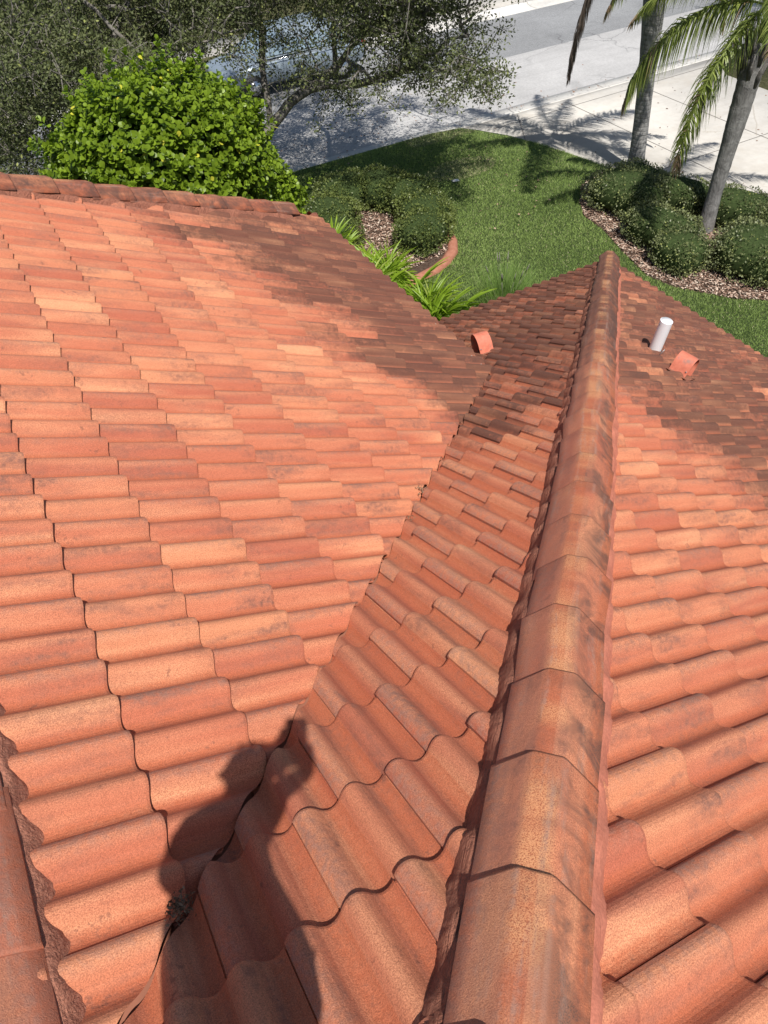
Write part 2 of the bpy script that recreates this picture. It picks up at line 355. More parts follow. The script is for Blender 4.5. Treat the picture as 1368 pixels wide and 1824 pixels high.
def make_slope(name, O, ac, dn, u_off, v_off, clips, dirtf, parent, bounds, par0=0, NA=9, jit=1.0, label=None, free=None):
    """O origin on the plane, ac across (to the right looking down the slope), dn down the slope."""
    O = np.array(O, float); ac = np.array(ac, float); dn = np.array(dn, float); nn = np.cross(ac, dn)
    if nn[2] < 0: nn = -nn
    (xa, xb), (ya, yb) = bounds
    cor = np.array([[x, y] for x in (xa, xb) for y in (ya, yb)]) - O[:2]
    us = cor@ac[:2]; vs = (cor@dn[:2])/(np.linalg.norm(dn[:2])**2)
    i0, i1 = int(math.floor(us.min()/(2*W)))-1, int(math.ceil(us.max()/(2*W)))+1
    j0, j1 = int(math.floor((vs.min()-v_off)/E_))-1, int(math.ceil((vs.max()-v_off)/E_))+1
    pu = np.concatenate([np.linspace(0, 2, 2*NA+1)[:-1], [1.978, 1.990, 2.06]]); nu = len(pu)
    lip = np.where(pu < .3, .007*(1-pu/.3), 0.0); under = np.where(pu > 2.0, 0.0, 0.0)
    hp = prof(np.where(pu > 2, 1.0+(pu-2), pu) % 1.0 if False else pu % 1.0)+lip+under
    hp[-1] = prof(np.array([.0]))[0]-.009; hp[-2] = prof(np.array([0.0]))[0]-.009
    hn = prof(pu % 1.0)/HT
    vv = np.array([-.06, .12, .27, E_-.010, E_]); nv = len(vv)
    V = []; F = []; C = []; UV = []; nb = 0
    # grid faces
    quads = []
    for a in range(nv-1):
        for b in range(nu-1): quads.append((a*nu+b, (a+1)*nu+b, (a+1)*nu+b+1, a*nu+b+1))
    fr = nv*nu     # front row
    for b in range(nu-1): quads.append(((nv-1)*nu+b, fr+b, fr+b+1, (nv-1)*nu+b+1))
    sd = fr+nu     # left side lower edge
    for a in range(nv-1): quads.append((a*nu, sd+a, sd+a+1, (a+1)*nu))
    quads = np.array(quads)
    cl0 = [np.array(c, float) for c in clips]
    for j in range(j0, j1):
        for i in range(i0, i1):
            ou = i*2*W+u_off+(W if (j+par0) % 2 else 0.0); ov = v_off+j*E_
            cc = O+ac*(ou+W)+dn*(ov+E_/2)
            cl = cl0 if not (free and free[1](cc)) else [c for k_, c in enumerate(cl0) if k_ != free[0]]
            dmin = min((c[0]*cc[0]+c[1]*cc[1]+c[2])/math.hypot(c[0], c[1]) for c in cl)
            if dmin < -.40: continue
            if not (xa-.6 < cc[0] < xb+.6 and ya-.6 < cc[1] < yb+.6): continue
            ju, jv, jh, jr = rng.normal(0, .0012*jit), rng.normal(0, .0028*jit), abs(rng.normal(0, .0016*jit)), rng.normal(0, .003*jit)
            if rng.random() < .035: jv += rng.uniform(.006, .014); jh += .0025; jr *= 2.2
            r1, r2 = rng.random(), rng.random()
            U = np.tile(pu*W, nv); Vv = np.repeat(vv, nu)
            frac = np.clip(Vv/E_, -.1, 1)
            H = np.tile(hp, nv)+STEP*frac+jh
            H[(nv-1)*nu:] -= .003
            U2 = np.concatenate([U, pu*W, np.zeros(nv)]); V2 = np.concatenate([Vv, np.full(nu, E_-.001), vv])
            H2 = np.concatenate([H, hp+STEP-.024, (np.tile(hp, 1)[0]+STEP*np.clip(vv/E_, -.1, 1)-.018)])
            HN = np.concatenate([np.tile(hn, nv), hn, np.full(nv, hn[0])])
            gu = ou+ju+U2+jr*(V2-E_/2); gv = ov+jv+V2-jr*(U2-W)
            H2 = H2-DROP
            P = O+np.outer(gu, ac)+np.outer(gv, dn)+np.outer(H2, nn)
            dirt = dirtf(P[:, 0], P[:, 1]); dirt = np.clip(dirt+(rng.normal(-.03, .27) if 0.03 < dirt.mean() < 1.1 else 0)*np.minimum(1, dirt*4), 0, 1)
            full = (dmin > .42)
            if full:
                V.append(P); F.append(quads+nb); nb += len(P)
                C.append(np.column_stack([np.full(len(P), r1), np.full(len(P), r2), HN, dirt]))
                UV.append(np.column_stack([U2, V2]))
            else:
                D = np.column_stack([P, U2, V2, HN, dirt])
                cj = [c+np.array([0, 0, rng.normal(0, .003)]) for c in cl]
                for q in quads:
                    poly = [D[t] for t in q]
                    for c in cj:
                        poly = clip_poly(poly, *c)
                        if len(poly) < 3: break
                    if len(poly) < 3: continue
                    A = np.array(poly); n = len(A)
                    V.append(A[:, :3]); F.append([tuple(range(nb, nb+n))]); nb += n
                    UV.append(A[:, 3:5]); C.append(np.column_stack([np.full(n, r1), np.full(n, r2), A[:, 5], A[:, 6]]))
    FF = []
    for f in F:
        if isinstance(f, np.ndarray): FF += [tuple(q) for q in f]
        else: FF += f
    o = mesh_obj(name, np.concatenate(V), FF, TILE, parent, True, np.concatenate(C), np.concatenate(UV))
    try: o.data.shade_smooth(); o.data.set_sharp_from_angle(angle=math.radians(55))
    except Exception: pass
    if label: o['label'] = label
    return o
def sstep(x):
    x = np.clip(x, 0, 1); return x*x*(3-2*x)
def dirtA(x, y):
    xt = np.interp(y, [2.5, 3.45, 3.75, 4.2, 4.8, 5.3, 6.0], [1.62, 1.55, .90, .65, .45, .25, .15])
    return sstep((x-xt)/(.35+1.25*sstep((y-3.4)/.8)))
def dirtB(x, y): return sstep((y-2.0)/1.0)*.92
def dirtC(x, y):
    xt = np.interp(y, [-1, .2, .9, 1.4, 1.9, 2.3, 3.0], [2.1, 2.15, 2.3, 2.6, 2.6, 2.4, 2.1])
    return sstep((x-xt+.25)/1.4)*.95
def dirt0(x, y): return .25+0*x

house = empty('house', (0, 0, ZG))
tag(house, 'one storey house whose orange barrel tile roof fills the foreground', 'house')
g = .004
kt = K/T_
# wing slope facing right (A)
hx, hy = EAVE_A, EAVE_Y
clA = [(1, 0, -RIDGE_X), (-1, 0, EAVE_A), (-1, 1, -kt-g), (0.5, -1, hy-0.5*hx)]
make_slope('roof_slope', (0, 3.12388-.28*W, zA(0)), (0, -1, 0), (CO, 0, -SI), W, -.5360394/CO, clA, dirtA, house, ((RIDGE_X, EAVE_A), (-.4, EAVE_Y+.1)), 0, 14,
           label='large left roof slope, clean near the camera and dark with algae at its far corner')
# wing slope facing left
make_slope('roof_slope', (2*RIDGE_X, 0, zA(0)), (0, 1, 0), (-CO, 0, -SI), 0, .1, [(-1, 0, RIDGE_X), (1, 0, -2*RIDGE_X+EAVE_A), (1, 1, -(-2.68+kt)), (-0.5, -1, hy-0.5*hx-.5*2.68)], dirt0, house, ((-5.4, RIDGE_X), (-.4, EAVE_Y)), 0, 4)
# wing end slope
OD = np.array([hx, hy, zA(hx)]); c2 = 1/math.sqrt(1+T2*T2)
make_slope('roof_slope', OD, (1, 0, 0), (0, c2, -c2*T2), 0, .0, [(-0.5, 1, -(hy-0.5*hx)), (0, -1, hy+.02), (0.5, 1, -(hy-0.5*hx-.5*2.68)), (-1, 0, hx), (1, 0, 5.4)], dirt0, house, ((-5.4, hx), (4.5, hy+.1)), 0, 4)
# middle slope between valley and hip (B)
make_slope('roof_slope', (0, 0, 0), (1, 0, 0), (0, CO, -SI), -.5410416, .38204/CO, [(1, 0, -RIDGE_X), (1, -1, kt-g), (-1, 1, -.01), (0, -1, EAVE_BC)], dirtB, house, ((RIDGE_X, EAVE_BC), (-2.2, EAVE_BC+.1)), 1, 14, free=(1, lambda c: c[0] > EAVE_A-.12),
           label='narrow middle roof slope between the valley and the hip ridge')
make_slope('roof_slope', (0, 0, 0), (1, 0, 0), (0, CO, -SI), -.5410416, .38204/CO, [(-1, 0, RIDGE_X), (-1, -1, -1.496-g), (1, 1, 4.8), (-1, 1, 0), (0, -1, EAVE_BC)], dirt0, house, ((-11.5, RIDGE_X), (-3.4, EAVE_BC+.1)), 1, 4)
# right slope (C)
make_slope('roof_slope', (0, 0, 0), (0, -1, 0), (CO, 0, -SI), .65*W, -.37*E_, [(1, 0, -MAIN_X), (-1, 0, EAVE_BC), (1, -1, -.01)], dirtC, house, ((MAIN_X, EAVE_BC), (-1.6, EAVE_BC+.1)), 0, 14,
           label='right roof slope beyond the hip ridge, with the white pipe on it')
make_slope('roof_slope', (0, 0, 0), (0, -1, 0), (CO, 0, -SI), .65*W, -.37*E_, [(1, 0, -MAIN_X), (-1, 0, EAVE_BC), (1, -1, -.01), (0, -1, -1.62), (0, 1, 9)], dirt0, house, ((MAIN_X, EAVE_BC), (-9, -1.6)), 0, 4)
# far side of the main roof, plain run of tiles behind the camera
make_slope('roof_slope', (2*MAIN_X, 0, 0), (0, 1, 0), (-CO, 0, -SI), 0, .1, [(-1, 0, MAIN_X), (1, 0, 11.7), (-1, -1, -4.8), (0, 1, 9)], dirt0, house, ((-11.7, MAIN_X), (-9, 7)), 0, 3)

# deck, valley metal, fascia, walls
dk = MB()
dk.add([(RIDGE_X, -.2, zA(RIDGE_X)-.056), (hx-.05, -.2, zA(hx-.05)-.056), (hx-.05, hy-.05, zA(hx-.05)-.056), (RIDGE_X, hy-.05-.5*(hx-RIDGE_X), zA(RIDGE_X)-.03)], [(0, 1, 2, 3)])
dk.add([(-1.5, -1.5, .83-.056), (6.9, 6.9, -T_*6.9-.056), (1.5, 6.9, -T_*6.9-.056), (1.5, hx+kt, -T_*(hx+kt)-.056), (hx+.1, hx+kt, -T_*(hx+kt)-.056), (RIDGE_X, RIDGE_X+kt, -T_*(RIDGE_X+kt)-.03)], [(0, 1, 4, 5), (1, 2, 3, 4)])
dk.add([(-2.4, -2.4, T_*2.4-.056), (-2.4, -9, T_*2.4-.056), (6.9, -9, -T_*6.9-.056), (6.9, 6.9, -T_*6.9-.03)], [(0, 1, 2, 3)])
dk.build('roof_deck', DARK, house)
vm = MB(); P0 = np.array([RIDGE_X, RIDGE_X+kt]); P1 = np.array([2.85, 2.85+kt])
for s0, s1 in ((-1, 0), (0, 1)):
    q = []
    for P in (P0, P1):
        for s_ in (s0, s1):
            d = s_*.10/math.sqrt(2)
            if s_ <= 0: x, y = P[0]+d, P[1]-d; z = zA(x) if False else None
            x, y = P[0]+d, P[1]-d
            z = max(zA(x), -T_*y)-.040 if s_ else -T_*y-.040
            q.append((x, y, z))
    vm.add([q[0], q[1], q[3], q[2]], [(0, 1, 2, 3)])
vm.build('valley_flashing', mat_simple('valley_metal', (.34, .14, .09), .8, .2), house)
fa = MB()
def board(a, b, h=.16, th=.02):
    a = np.array(a, float); b = np.array(b, float); d = b-a; L = np.linalg.norm(d[:2]); t = d/np.linalg.norm(d)
    n = np.array([-t[1], t[0], 0]); n /= np.linalg.norm(n)
    V = [a+n*s*th+np.array([0, 0, z]) for s in (-1, 1) for z in (-h, 0)]+[b+n*s*th+np.array([0, 0, z]) for s in (-1, 1) for z in (-h, 0)]
    fa.add(V, [(0, 1, 3, 2), (4, 6, 7, 5), (0, 4, 5, 1), (2, 3, 7, 6), (1, 5, 7, 3), (0, 2, 6, 4)])
zAe = zA(EAVE_A-.06)-.01; zBe = -T_*(EAVE_BC-.06)-.01
board((EAVE_A-.06, 3.95, zAe), (EAVE_A-.06, hy-.06, zAe)); board((EAVE_A-.06, hy-.08, zAe), (-5.3, hy-.08, zAe))
board((1.5, EAVE_BC-.06, zBe), (EAVE_BC-.06, EAVE_BC-.06, zBe)); board((EAVE_BC-.06, EAVE_BC-.06, zBe), (EAVE_BC-.06, -9, zBe))
fa.build('fascia', FASCIA, house)
sf = MB()
sf.box(((hx+RIDGE_X)/2-1.3, 3.4, zAe-.14), ((hx-RIDGE_X)/2+1.2, 3.8, .01)); sf.box((-1.0, -1.0, zBe-.14), (7.85, 7.85, .01))
sf.build('soffit', FASCIA, house)
wl_ = MB(); wl_.box((-1.2, 2.6, (ZG+zAe-.16)/2), (3.3, 4.1, (zAe-.16-ZG)/2)); wl_.build('wall', STUCCO, house)
wl_ = MB(); wl_.box((-2.2, -1.4, (ZG+zBe-.16)/2-.004), (8.4, 7.6, (zBe-.16-ZG)/2)); wl_.build('wall', STUCCO, house)
for wx in (-1.5, 3.2):
    w_ = MB(); y = 6.2 if wx > 0 else 6.7; zc = ZG+1.35
    for sx in (-1, 1): w_.box((wx+sx*.75, y+.01, zc), (.05, .05, .6))
    for sz in (-1, 1): w_.box((wx, y+.01, zc+sz*.6), (.80, .055, .05))
    wo = w_.build('window', FASCIA, house)
    gl = MB(); gl.box((wx, y+.02, zc), (.70, .02, .55)); gp_ = gl.build('pane', mat_simple('window_glass', (.03, .04, .05), .08, .8), None)
    gp_.parent = wo; gp_.matrix_parent_inverse = Matrix.Translation(Vector((0, 0, 0)))

# hip and ridge caps: three faced concrete caps, each a part
def cap_run(start, dirv, n, L=.445, expo=.372, up=None, dirt=.0, hw=.140, hc=.039, zt=.103, ze=.018, dirtfn=None, first=0.0):
    start = np.array(start, float); d = np.array(dirv, float); d /= np.linalg.norm(d)
    side = np.cross(d, (0, 0, 1)); side /= np.linalg.norm(side); upv = np.cross(side, d)
    for i in range(n):
        s0 = first+i*expo; lift = .022
        pr = [(-hw, ze-.012), (-hw, ze), (-hc-.006, zt-.004), (-hc+.004, zt), (hc-.004, zt), (hc+.006, zt-.004), (hw, ze), (hw, ze-.012)]
        ws = np.array([0, .12, .24, .36, .46, .54, .64, .76, .88, 1.0])
        sect = []
        for (x0, z0), (x1, z1) in zip(pr[:-1], pr[1:]):
            sect.append((x0, z0))
            if math.hypot(x1-x0, z1-z0) > .05: sect += [(x0+(x1-x0)*t, z0+(z1-z0)*t) for t in (.33, .66)]
        sect.append(pr[-1]); sect = np.array(sect); m = len(sect)
        al = np.array([0, .33, .66, .975, 1.0])*L; V = []; UV = []; C = []; F = []
        r1, r2 = rng.random(), rng.random(); tw = rng.normal(0, .004); jx = rng.normal(0, .003); jz = rng.normal(0, .002)
        for a, s in enumerate(al):
            wdt = 1.0-.05*(1-s/L); lz = lift*(s/L)+jz-(.003 if a == 4 else 0)
            for q, (x, z) in enumerate(sect):
                V.append(start+d*(s0+s)+side*((x*wdt)+jx+tw*(s/L-.5)*4)+upv*(z+lz)); UV.append((x+.14, s)); C.append((r1, r2, .9, 0))
        for a in range(len(al)-1):
            for q in range(m-1): F.append((a*m+q, a*m+q+1, (a+1)*m+q+1, (a+1)*m+q))
        b = len(V)
        for q, (x, z) in enumerate(sect):        # butt end
            V.append(start+d*(s0+L-.001)+side*(x*.93+jx)+upv*(z+lift-.022+jz)); UV.append((x+.14, L)); C.append((r1, r2, .9, .3))
        for q in range(m-1): F.append(((len(al)-1)*m+q, (len(al)-1)*m+q+1, b+q+1, b+q))
        b2 = len(V)                               # underside of the lower end
        for q, (x, z) in enumerate(sect):
            V.append(start+d*(s0)+side*(x*.93+jx)+upv*(z-.022+jz)); UV.append((x+.14, 0)); C.append((r1, r2, .9, .3))
        for q in range(m-1): F.append((b+q, b+q+1, b2+q+1, b2+q))
        mid = start+d*(s0+L/2); dv = dirtfn(mid) if dirtfn else dirt
        C = np.array(C); C[:, 3] = dv
        F = [tuple(f[::-1]) for f in F]
        mesh_obj('ridge_cap', V, F, CAPM, house, False, C, UV)
hipd = np.array([1, 1, -T_])/math.sqrt(2+T_*T_)
# cap ends (lower) fall at along = -.243+k*.372
cap_run((0, 0, 0), hipd, 35, first=-.283-.445-.372*5, dirtfn=lambda p: sstep((p[0]-1.8)/2.2)*.75)
hd = np.array([1, .5, -T_]); hdn = hd/np.linalg.norm(hd)
p0 = np.array([RIDGE_X, hy-.5*(hx-RIDGE_X), zA(RIDGE_X)])
cap_run(p0-np.array([0, 0, .008]), hdn, 12, first=.02, dirtfn=lambda p: .45, zt=.098, hw=.135)
cap_run((RIDGE_X, p0[1], zA(RIDGE_X)-.02), (0, -1, 0), 15, first=.0-.33, dirtfn=lambda p: .06, zt=.075, hw=.172, ze=-.038)
cap_run((MAIN_X, -9, T_*2.4), (0, 1, 0), 18, first=0.0)

# mortar beds
def mortar(name, start, d, L, side_sign, inner, outer, zin, surf, mat, amp=.02, per=W, seed=1, ragged=.010, label=None, wave=None):
    start = np.array(start, float); d = np.array(d, float); d /= np.linalg.norm(d)
    side = np.cross(d, (0, 0, 1)); side /= np.linalg.norm(side); side = side*side_sign
    upv = np.cross(side*side_sign, d)
    n = int(L/.012); rg = np.random.default_rng(seed); V = []; F = []
    w1 = np.interp(np.arange(n), np.arange(0, n+8, 6), rg.normal(0, 1, len(np.arange(0, n+8, 6))))
    w2 = np.interp(np.arange(n), np.arange(0, n+40, 30), rg.normal(0, 1, len(np.arange(0, n+40, 30))))
    w3 = rg.normal(0, 1, n)
    K_ = 7
    for i in range(n):
        c = start+d*(i*.012)
        out = outer+ragged*w1[i]*.45+ragged*w2[i]*.7+.0015*w3[i]
        q = c+side*out
        if wave: out += wave(q); q = c+side*out
        for kx in range(K_):
            t = kx/(K_-1); p = c+side*(inner+(out-inner)*t)
            zs = surf(p[0], p[1])
            zi = (c+upv*zin)[2]
            z = zi*(1-t)**1.0*1.0+zs*(1-(1-t)**1.0)
            z = zi+(zs-zi)*(t**1.25)
            bul = .008*math.sin(t*math.pi)*(1+.6*w1[(i+kx*3) % n])
            V.append((p[0], p[1], z+bul-(.006 if kx == K_-1 else 0)))
    for i in range(n-1):
        for kx in range(K_-1):
            a = i*K_+kx; F.append((a, a+1, a+K_+1, a+K_) if side_sign < 0 else (a, a+K_, a+K_+1, a+1))
    return mesh_obj(name, V, F, mat, house, True)
def surfB(x, y):
    s = y/CO; v = ((s-.38204/CO)/E_) % 1.0; u = (x+.5410416)/W
    return -T_*y+(float(prof(np.array([u % 1.0]))[0])+STEP*v+.002-DROP)/CO*1.0
def surfC(x, y):
    s = x/CO; v = ((s+.37*E_)/E_) % 1.0; u = (-y-.65*W)/W
    return -T_*x+(float(prof(np.array([u % 1.0]))[0])+STEP*v+.002-DROP)/CO
def surfA(x, y):
    s = x/CO; v = ((s+.5360394/CO)/E_) % 1.0; u = (3.12388-.28*W-y)/W
    return zA(x)+(float(prof(np.array([u % 1.0]))[0])+STEP*v+.002-DROP)/CO
ST = -hipd*.9
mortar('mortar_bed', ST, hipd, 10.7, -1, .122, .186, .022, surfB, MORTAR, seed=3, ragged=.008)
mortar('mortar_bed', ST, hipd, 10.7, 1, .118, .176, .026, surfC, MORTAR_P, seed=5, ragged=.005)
def waveA(q):
    u = ((3.12388-.28*W-q[1])/W) % 1.0
    return .024*(1-float(prof(np.array([u]))[0])/HT)-.008
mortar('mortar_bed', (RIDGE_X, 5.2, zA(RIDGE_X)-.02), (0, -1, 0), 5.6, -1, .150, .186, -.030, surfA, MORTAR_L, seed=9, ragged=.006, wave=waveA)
def waveA2(q): return 0
mortar('mortar_bed', p0+hdn*.05, hdn, 4.4, 1, .110, .175, .02, surfA, MORTAR, seed=11, ragged=.006)
# rounded end cap of the hip at the eave
ec = MB(); e0 = hipd*9.80
for kx in range(1):
    side = np.cross(hipd, (0, 0, 1)); side /= np.linalg.norm(side); upv = np.cross(side, hipd)
    prq = [(-.13, .0), (-.045, .10), (.045, .10), (.13, .0), (.10, -.05), (-.10, -.05)]
    ec.add([e0+side*x+upv*z for x, z in prq]+[e0+hipd*.03+side*x*.9+upv*z*.9 for x, z in prq], [(0, 1, 7, 6), (1, 2, 8, 7), (2, 3, 9, 8), (3, 4, 10, 9), (4, 5, 11, 10), (5, 0, 6, 11), (6, 7, 8, 9, 10, 11)])
ec.build('mortar_plug', MORTAR_P, house)

# vents and pipe
def frame_at(x, y, plane):
    n = np.array([0, SI, CO]) if plane == 'B' else np.array([SI, 0, CO])
    dn = np.array([0, CO, -SI]) if plane == 'B' else np.array([CO, 0, -SI])
    ac = np.cross(dn, n); z = (-T_*y if plane == 'B' else -T_*x)
    return np.array([x, y, z]), ac, dn, n
def hood_vent(x, y, plane, r=.085, L=.17, rot=0.0, tilt=0.0):
    O, ac, dn, n = frame_at(x, y, plane)
    ax = dn*math.cos(rot)+ac*math.sin(rot); sx = np.cross(n, ax)
    # arch shell with closed back
    m = MB(); NN = 16; thick = .006
    def arch(R, s, z0=0.02, lift=.0):
        pts = []
        for i in range(NN+1):
            th = math.pi*i/NN; pts.append(O+ax*s+sx*(R*math.cos(th))+n*(z0+lift+R*1.25*math.sin(th)+.065))
        pts = [O+ax*s+sx*R+n*-.03]+pts+[O+ax*s-sx*R+n*-.03]
        return pts
    a = arch(r, 0); b = arch(r*1.06, L); c = arch(r*1.06-thick, L); d2 = arch(r-thick, .012); q = len(a)
    V = a+b+c+d2; F = []
    for A_, B_ in ((0, 1), (1, 2), (2, 3)):
        for i in range(q-1): F.append((A_*q+i, A_*q+i+1, B_*q+i+1, B_*q+i))
    F.append(tuple(range(q))[::-1]); F.append(tuple(3*q+i for i in range(q)))
    m.add(V, F)
    root = empty('roof_vent', tuple(O))
    hood = m.build('hood', VENT, root, False)
    try: hood.data.shade_smooth(); hood.data.set_sharp_from_angle(angle=math.radians(35))
    except Exception: pass
    f = MB(); f.box(O+n*.012+ax*L*.45, (.13, .12, .004), np.column_stack([ax, sx, n])); f.build('flashing', MORTAR, root)
    for s_ in (-1, 1):
        sc = MB()
        sc.tube([O+ax*L*.9+sx*s_*r*1.05+n*.06, O+ax*L*.9+sx*s_*(r*1.05+.008)+n*.06], .006, 8)
        sc.build('screw', METAL, root)
    return root
v1 = hood_vent(3.19, 4.57, 'B', .090, .14, math.radians(-80))
tag(v1, 'salmon painted round hood vent on the middle slope beside the end of the valley', 'roof vent', 'painted hood vents on the roof')
v2 = hood_vent(4.13, 3.22, 'C', .080, .16, math.radians(72))
tag(v2, 'peeling salmon hood vent with a grey patch, nearer the eave than the white pipe', 'roof vent', 'painted hood vents on the roof')
st = MB(); O, ac, dn, n = frame_at(4.13, 3.22, 'C')
st.tube([O+dn*.02-ac*.17+n*.10, O+dn*.02-ac*.19+n*.02], .004, 6); st.build('support_strap', METAL, v2)
pipe = empty('vent_pipe', (4.30, 3.59, -T_*4.30)); tag(pipe, 'short white plastic pipe standing up from the right roof slope', 'pipe')
pp = MB(); pa = np.array([4.30, 3.59, -T_*4.30-.03]); pd = np.array([.085, -.10, 1.0]); pd /= np.linalg.norm(pd)
L_ = .36; R_ = .056; NN = 28
pp.tube([pa, pa+pd*.2, pa+pd*L_], R_, NN, caps=False); pp.tube([pa+pd*L_, pa+pd*(L_-.30)], R_-.006, NN, caps=False)
a_ = np.cross(pd, (1, 0, 0)); a_ /= np.linalg.norm(a_); b_ = np.cross(pd, a_)
ring = [pa+pd*L_+rr*(math.cos(2*math.pi*i/NN)*a_+math.sin(2*math.pi*i/NN)*b_) for rr in (R_, R_-.006) for i in range(NN)]
pp.add(ring, [(i, (i+1) % NN, NN+(i+1) % NN, NN+i) for i in range(NN)])
po = pp.build('tube', PVC, pipe, True)
cpm = MB(); cpm.tube([pa+pd*(L_-.012), pa+pd*(L_+.004)], [R_-.005, R_-.005], NN); cpm.build('cap', PVC, pipe)
for h_ in (.07, L_-.03):
    sb = MB(); dd_ = np.cross(pd, (0.2, 1, 0)); dd_ /= np.linalg.norm(dd_); q = pa+pd*h_+dd_*R_*.98
    sb.tube([q, q+dd_*.008], .006, 8); sb.build('screw', METAL, pipe)
fb = MB(); fb.tube([pa+pd*.03, pa+pd*.055], [R_+.018, R_+.006], 20); fb.build('flashing_collar', DARK, pipe)

# ------------------------------------------------------------------ THE GROUND
def sheet(name, poly, z, mat, kind='structure', th=None, label=None, cat=None):
    m = MB()
    if th: m.prism(poly, z-th, z)
    else:
        n = len(poly); a = sum(poly[i][0]*poly[(i+1) % n][1]-poly[(i+1) % n][0]*poly[i][1] for i in range(n))
        f = tuple(range(n)); m.add([(x, y, z) for x, y in poly], [f if a > 0 else f[::-1]])
    o = m.build(name, mat); o['kind'] = kind
    return o
R0 = ZG-.10
sheet('ground', [(-400, -400), (400, -400), (400, 400), (-400, 400)], R0-.02, LAWN)
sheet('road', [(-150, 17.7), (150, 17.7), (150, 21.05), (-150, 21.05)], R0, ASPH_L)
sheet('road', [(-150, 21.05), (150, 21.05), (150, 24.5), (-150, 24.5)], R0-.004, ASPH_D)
DRV = [(11.25, 17.12), (11.5, 16.8), (11.95, 16.05), (12.2, 15.3), (12.45, 14.5), (12.62, 13.8), (12.72, 13.1), (12.85, 12.3), (13.2, 11), (13.8, 9.5), (14.4, 8), (14.6, 4), (14.6, -8), (19.3, -8), (19.3, 15.9), (19.8, 16.7), (20.6, 17.12)]
lawn_poly = [(-90, -90), (90, -90), (90, 17.12)]+[(20.6, 17.12), (19.8, 16.7), (19.3, 15.9), (19.3, -8), (14.6, -8)]
sheet('lawn', [(-90, -90), (14.61, -90), (14.61, 4), (14.41, 8), (13.81, 9.5), (13.21, 11), (12.86, 12.3), (12.73, 13.1), (12.63, 13.8), (12.46, 14.5), (12.21, 15.3), (11.96, 16.05), (11.51, 16.8), (11.25, 17.14), (10.4, 17.3), (-90, 17.3)], ZG, LAWN, th=.5)
sheet('lawn', [(19.3, -90), (90, -90), (90, 17.14), (20.6, 17.14), (19.8, 16.7), (19.3, 15.9)], ZG, LAWN_DRY, th=.5)
dm = MB(); dm.prism(DRV, ZG-.3, ZG-.012)
def joint(a, b, w=.011, z=ZG-.0075):
    a = np.array(a, float); b = np.array(b, float); d = (b-a)/np.linalg.norm(b-a); n = np.array([-d[1], d[0]])*w
    dm.add([(*(a-n), z), (*(b-n), z), (*(b+n), z), (*(a+n), z)], [(0, 1, 2, 3)], 1)
joint((14.62, 3), (14.5, 17.0)); joint((17.0, 0), (16.85, 17.0)); joint((12.95, 12.42), (19.2, 12.5)); joint((14.2, 8.6), (19.2, 8.65)); joint((14.6, 4.6), (19.2, 4.6))
joint((11.7, 16.62), (19.7, 16.72)); joint((12.15, 15.6), (12.95, 17.02))
dm.build('driveway', [CONC, JOINT])['kind'] = 'structure'
def kerb(y0, y1, x0, x1, z_in, z_out, flip=False):
    m = MB(); pr = [(0, 0), (.12, -.004), (.2, -.056), (.34, -.075), (.5, -.094), (1.0, -.088)]
    V = []
    for x in (x0, x1):
        for t, dz in pr: V.append((x, y0+(y1-y0)*t, z_in+dz))
        V += [(x, y1, z_in-.35), (x, y0, z_in-.35)]
    k = len(pr)+2; F = [(i, (i+1) % k, k+(i+1) % k, k+i) for i in range(k)]
    if y1 < y0: F = [f[::-1] for f in F]
    m.add(V, F)
    x = math.ceil(x0/3.05)*3.05+.9
    while x < x1:
        if -10 < x < 40:
            for (ta, da), (tb, db) in zip(pr[:-1], pr[1:]):
                ya, yb = y0+(y1-y0)*ta, y0+(y1-y0)*tb; q = [(x-.008, ya, z_in+da+.003), (x+.008, ya, z_in+da+.003), (x+.008, yb, z_in+db+.003), (x-.008, yb, z_in+db+.003)]
                m.add(q, [(0, 1, 2, 3) if y1 > y0 else (3, 2, 1, 0)], 1)
        x += 3.05
    m.build('kerb', [GUTTER, JOINT])['kind'] = 'structure'
kerb(17.13, 17.74, -120, 120, ZG-.004, R0)
kerb(25.1, 24.46, -120, 120, ZG-.004, R0)
sheet('driveway', [(13.8, 25.1), (22.6, 25.1), (22.2, 26.0), (22.0, 40), (14.4, 40), (14.2, 26)], ZG-.006, CONC_OLD, th=.3)
sheet('pavement', [(-60, 26.6), (14.2, 26.6), (14.2, 28.1), (-60, 28.1)], ZG-.008, CONC_OLD, th=.3)
sheet('lawn', [(-120, 25.1), (120, 25.1), (120, 120), (-120, 120)], ZG-.02, LAWN_DRY, th=.4)
jm = MB()
for a, b in (((17.2, 25.15), (17.3, 40)), ((19.9, 25.15), (20, 40))): jm.add([(a[0]-.01, a[1], ZG-.002), (a[0]+.01, a[1], ZG-.002), (b[0]+.01, b[1], ZG-.002), (b[0]-.01, b[1], ZG-.002)], [(0, 1, 2, 3)])
jm.build('driveway_joint', JOINT)['kind'] = 'structure'

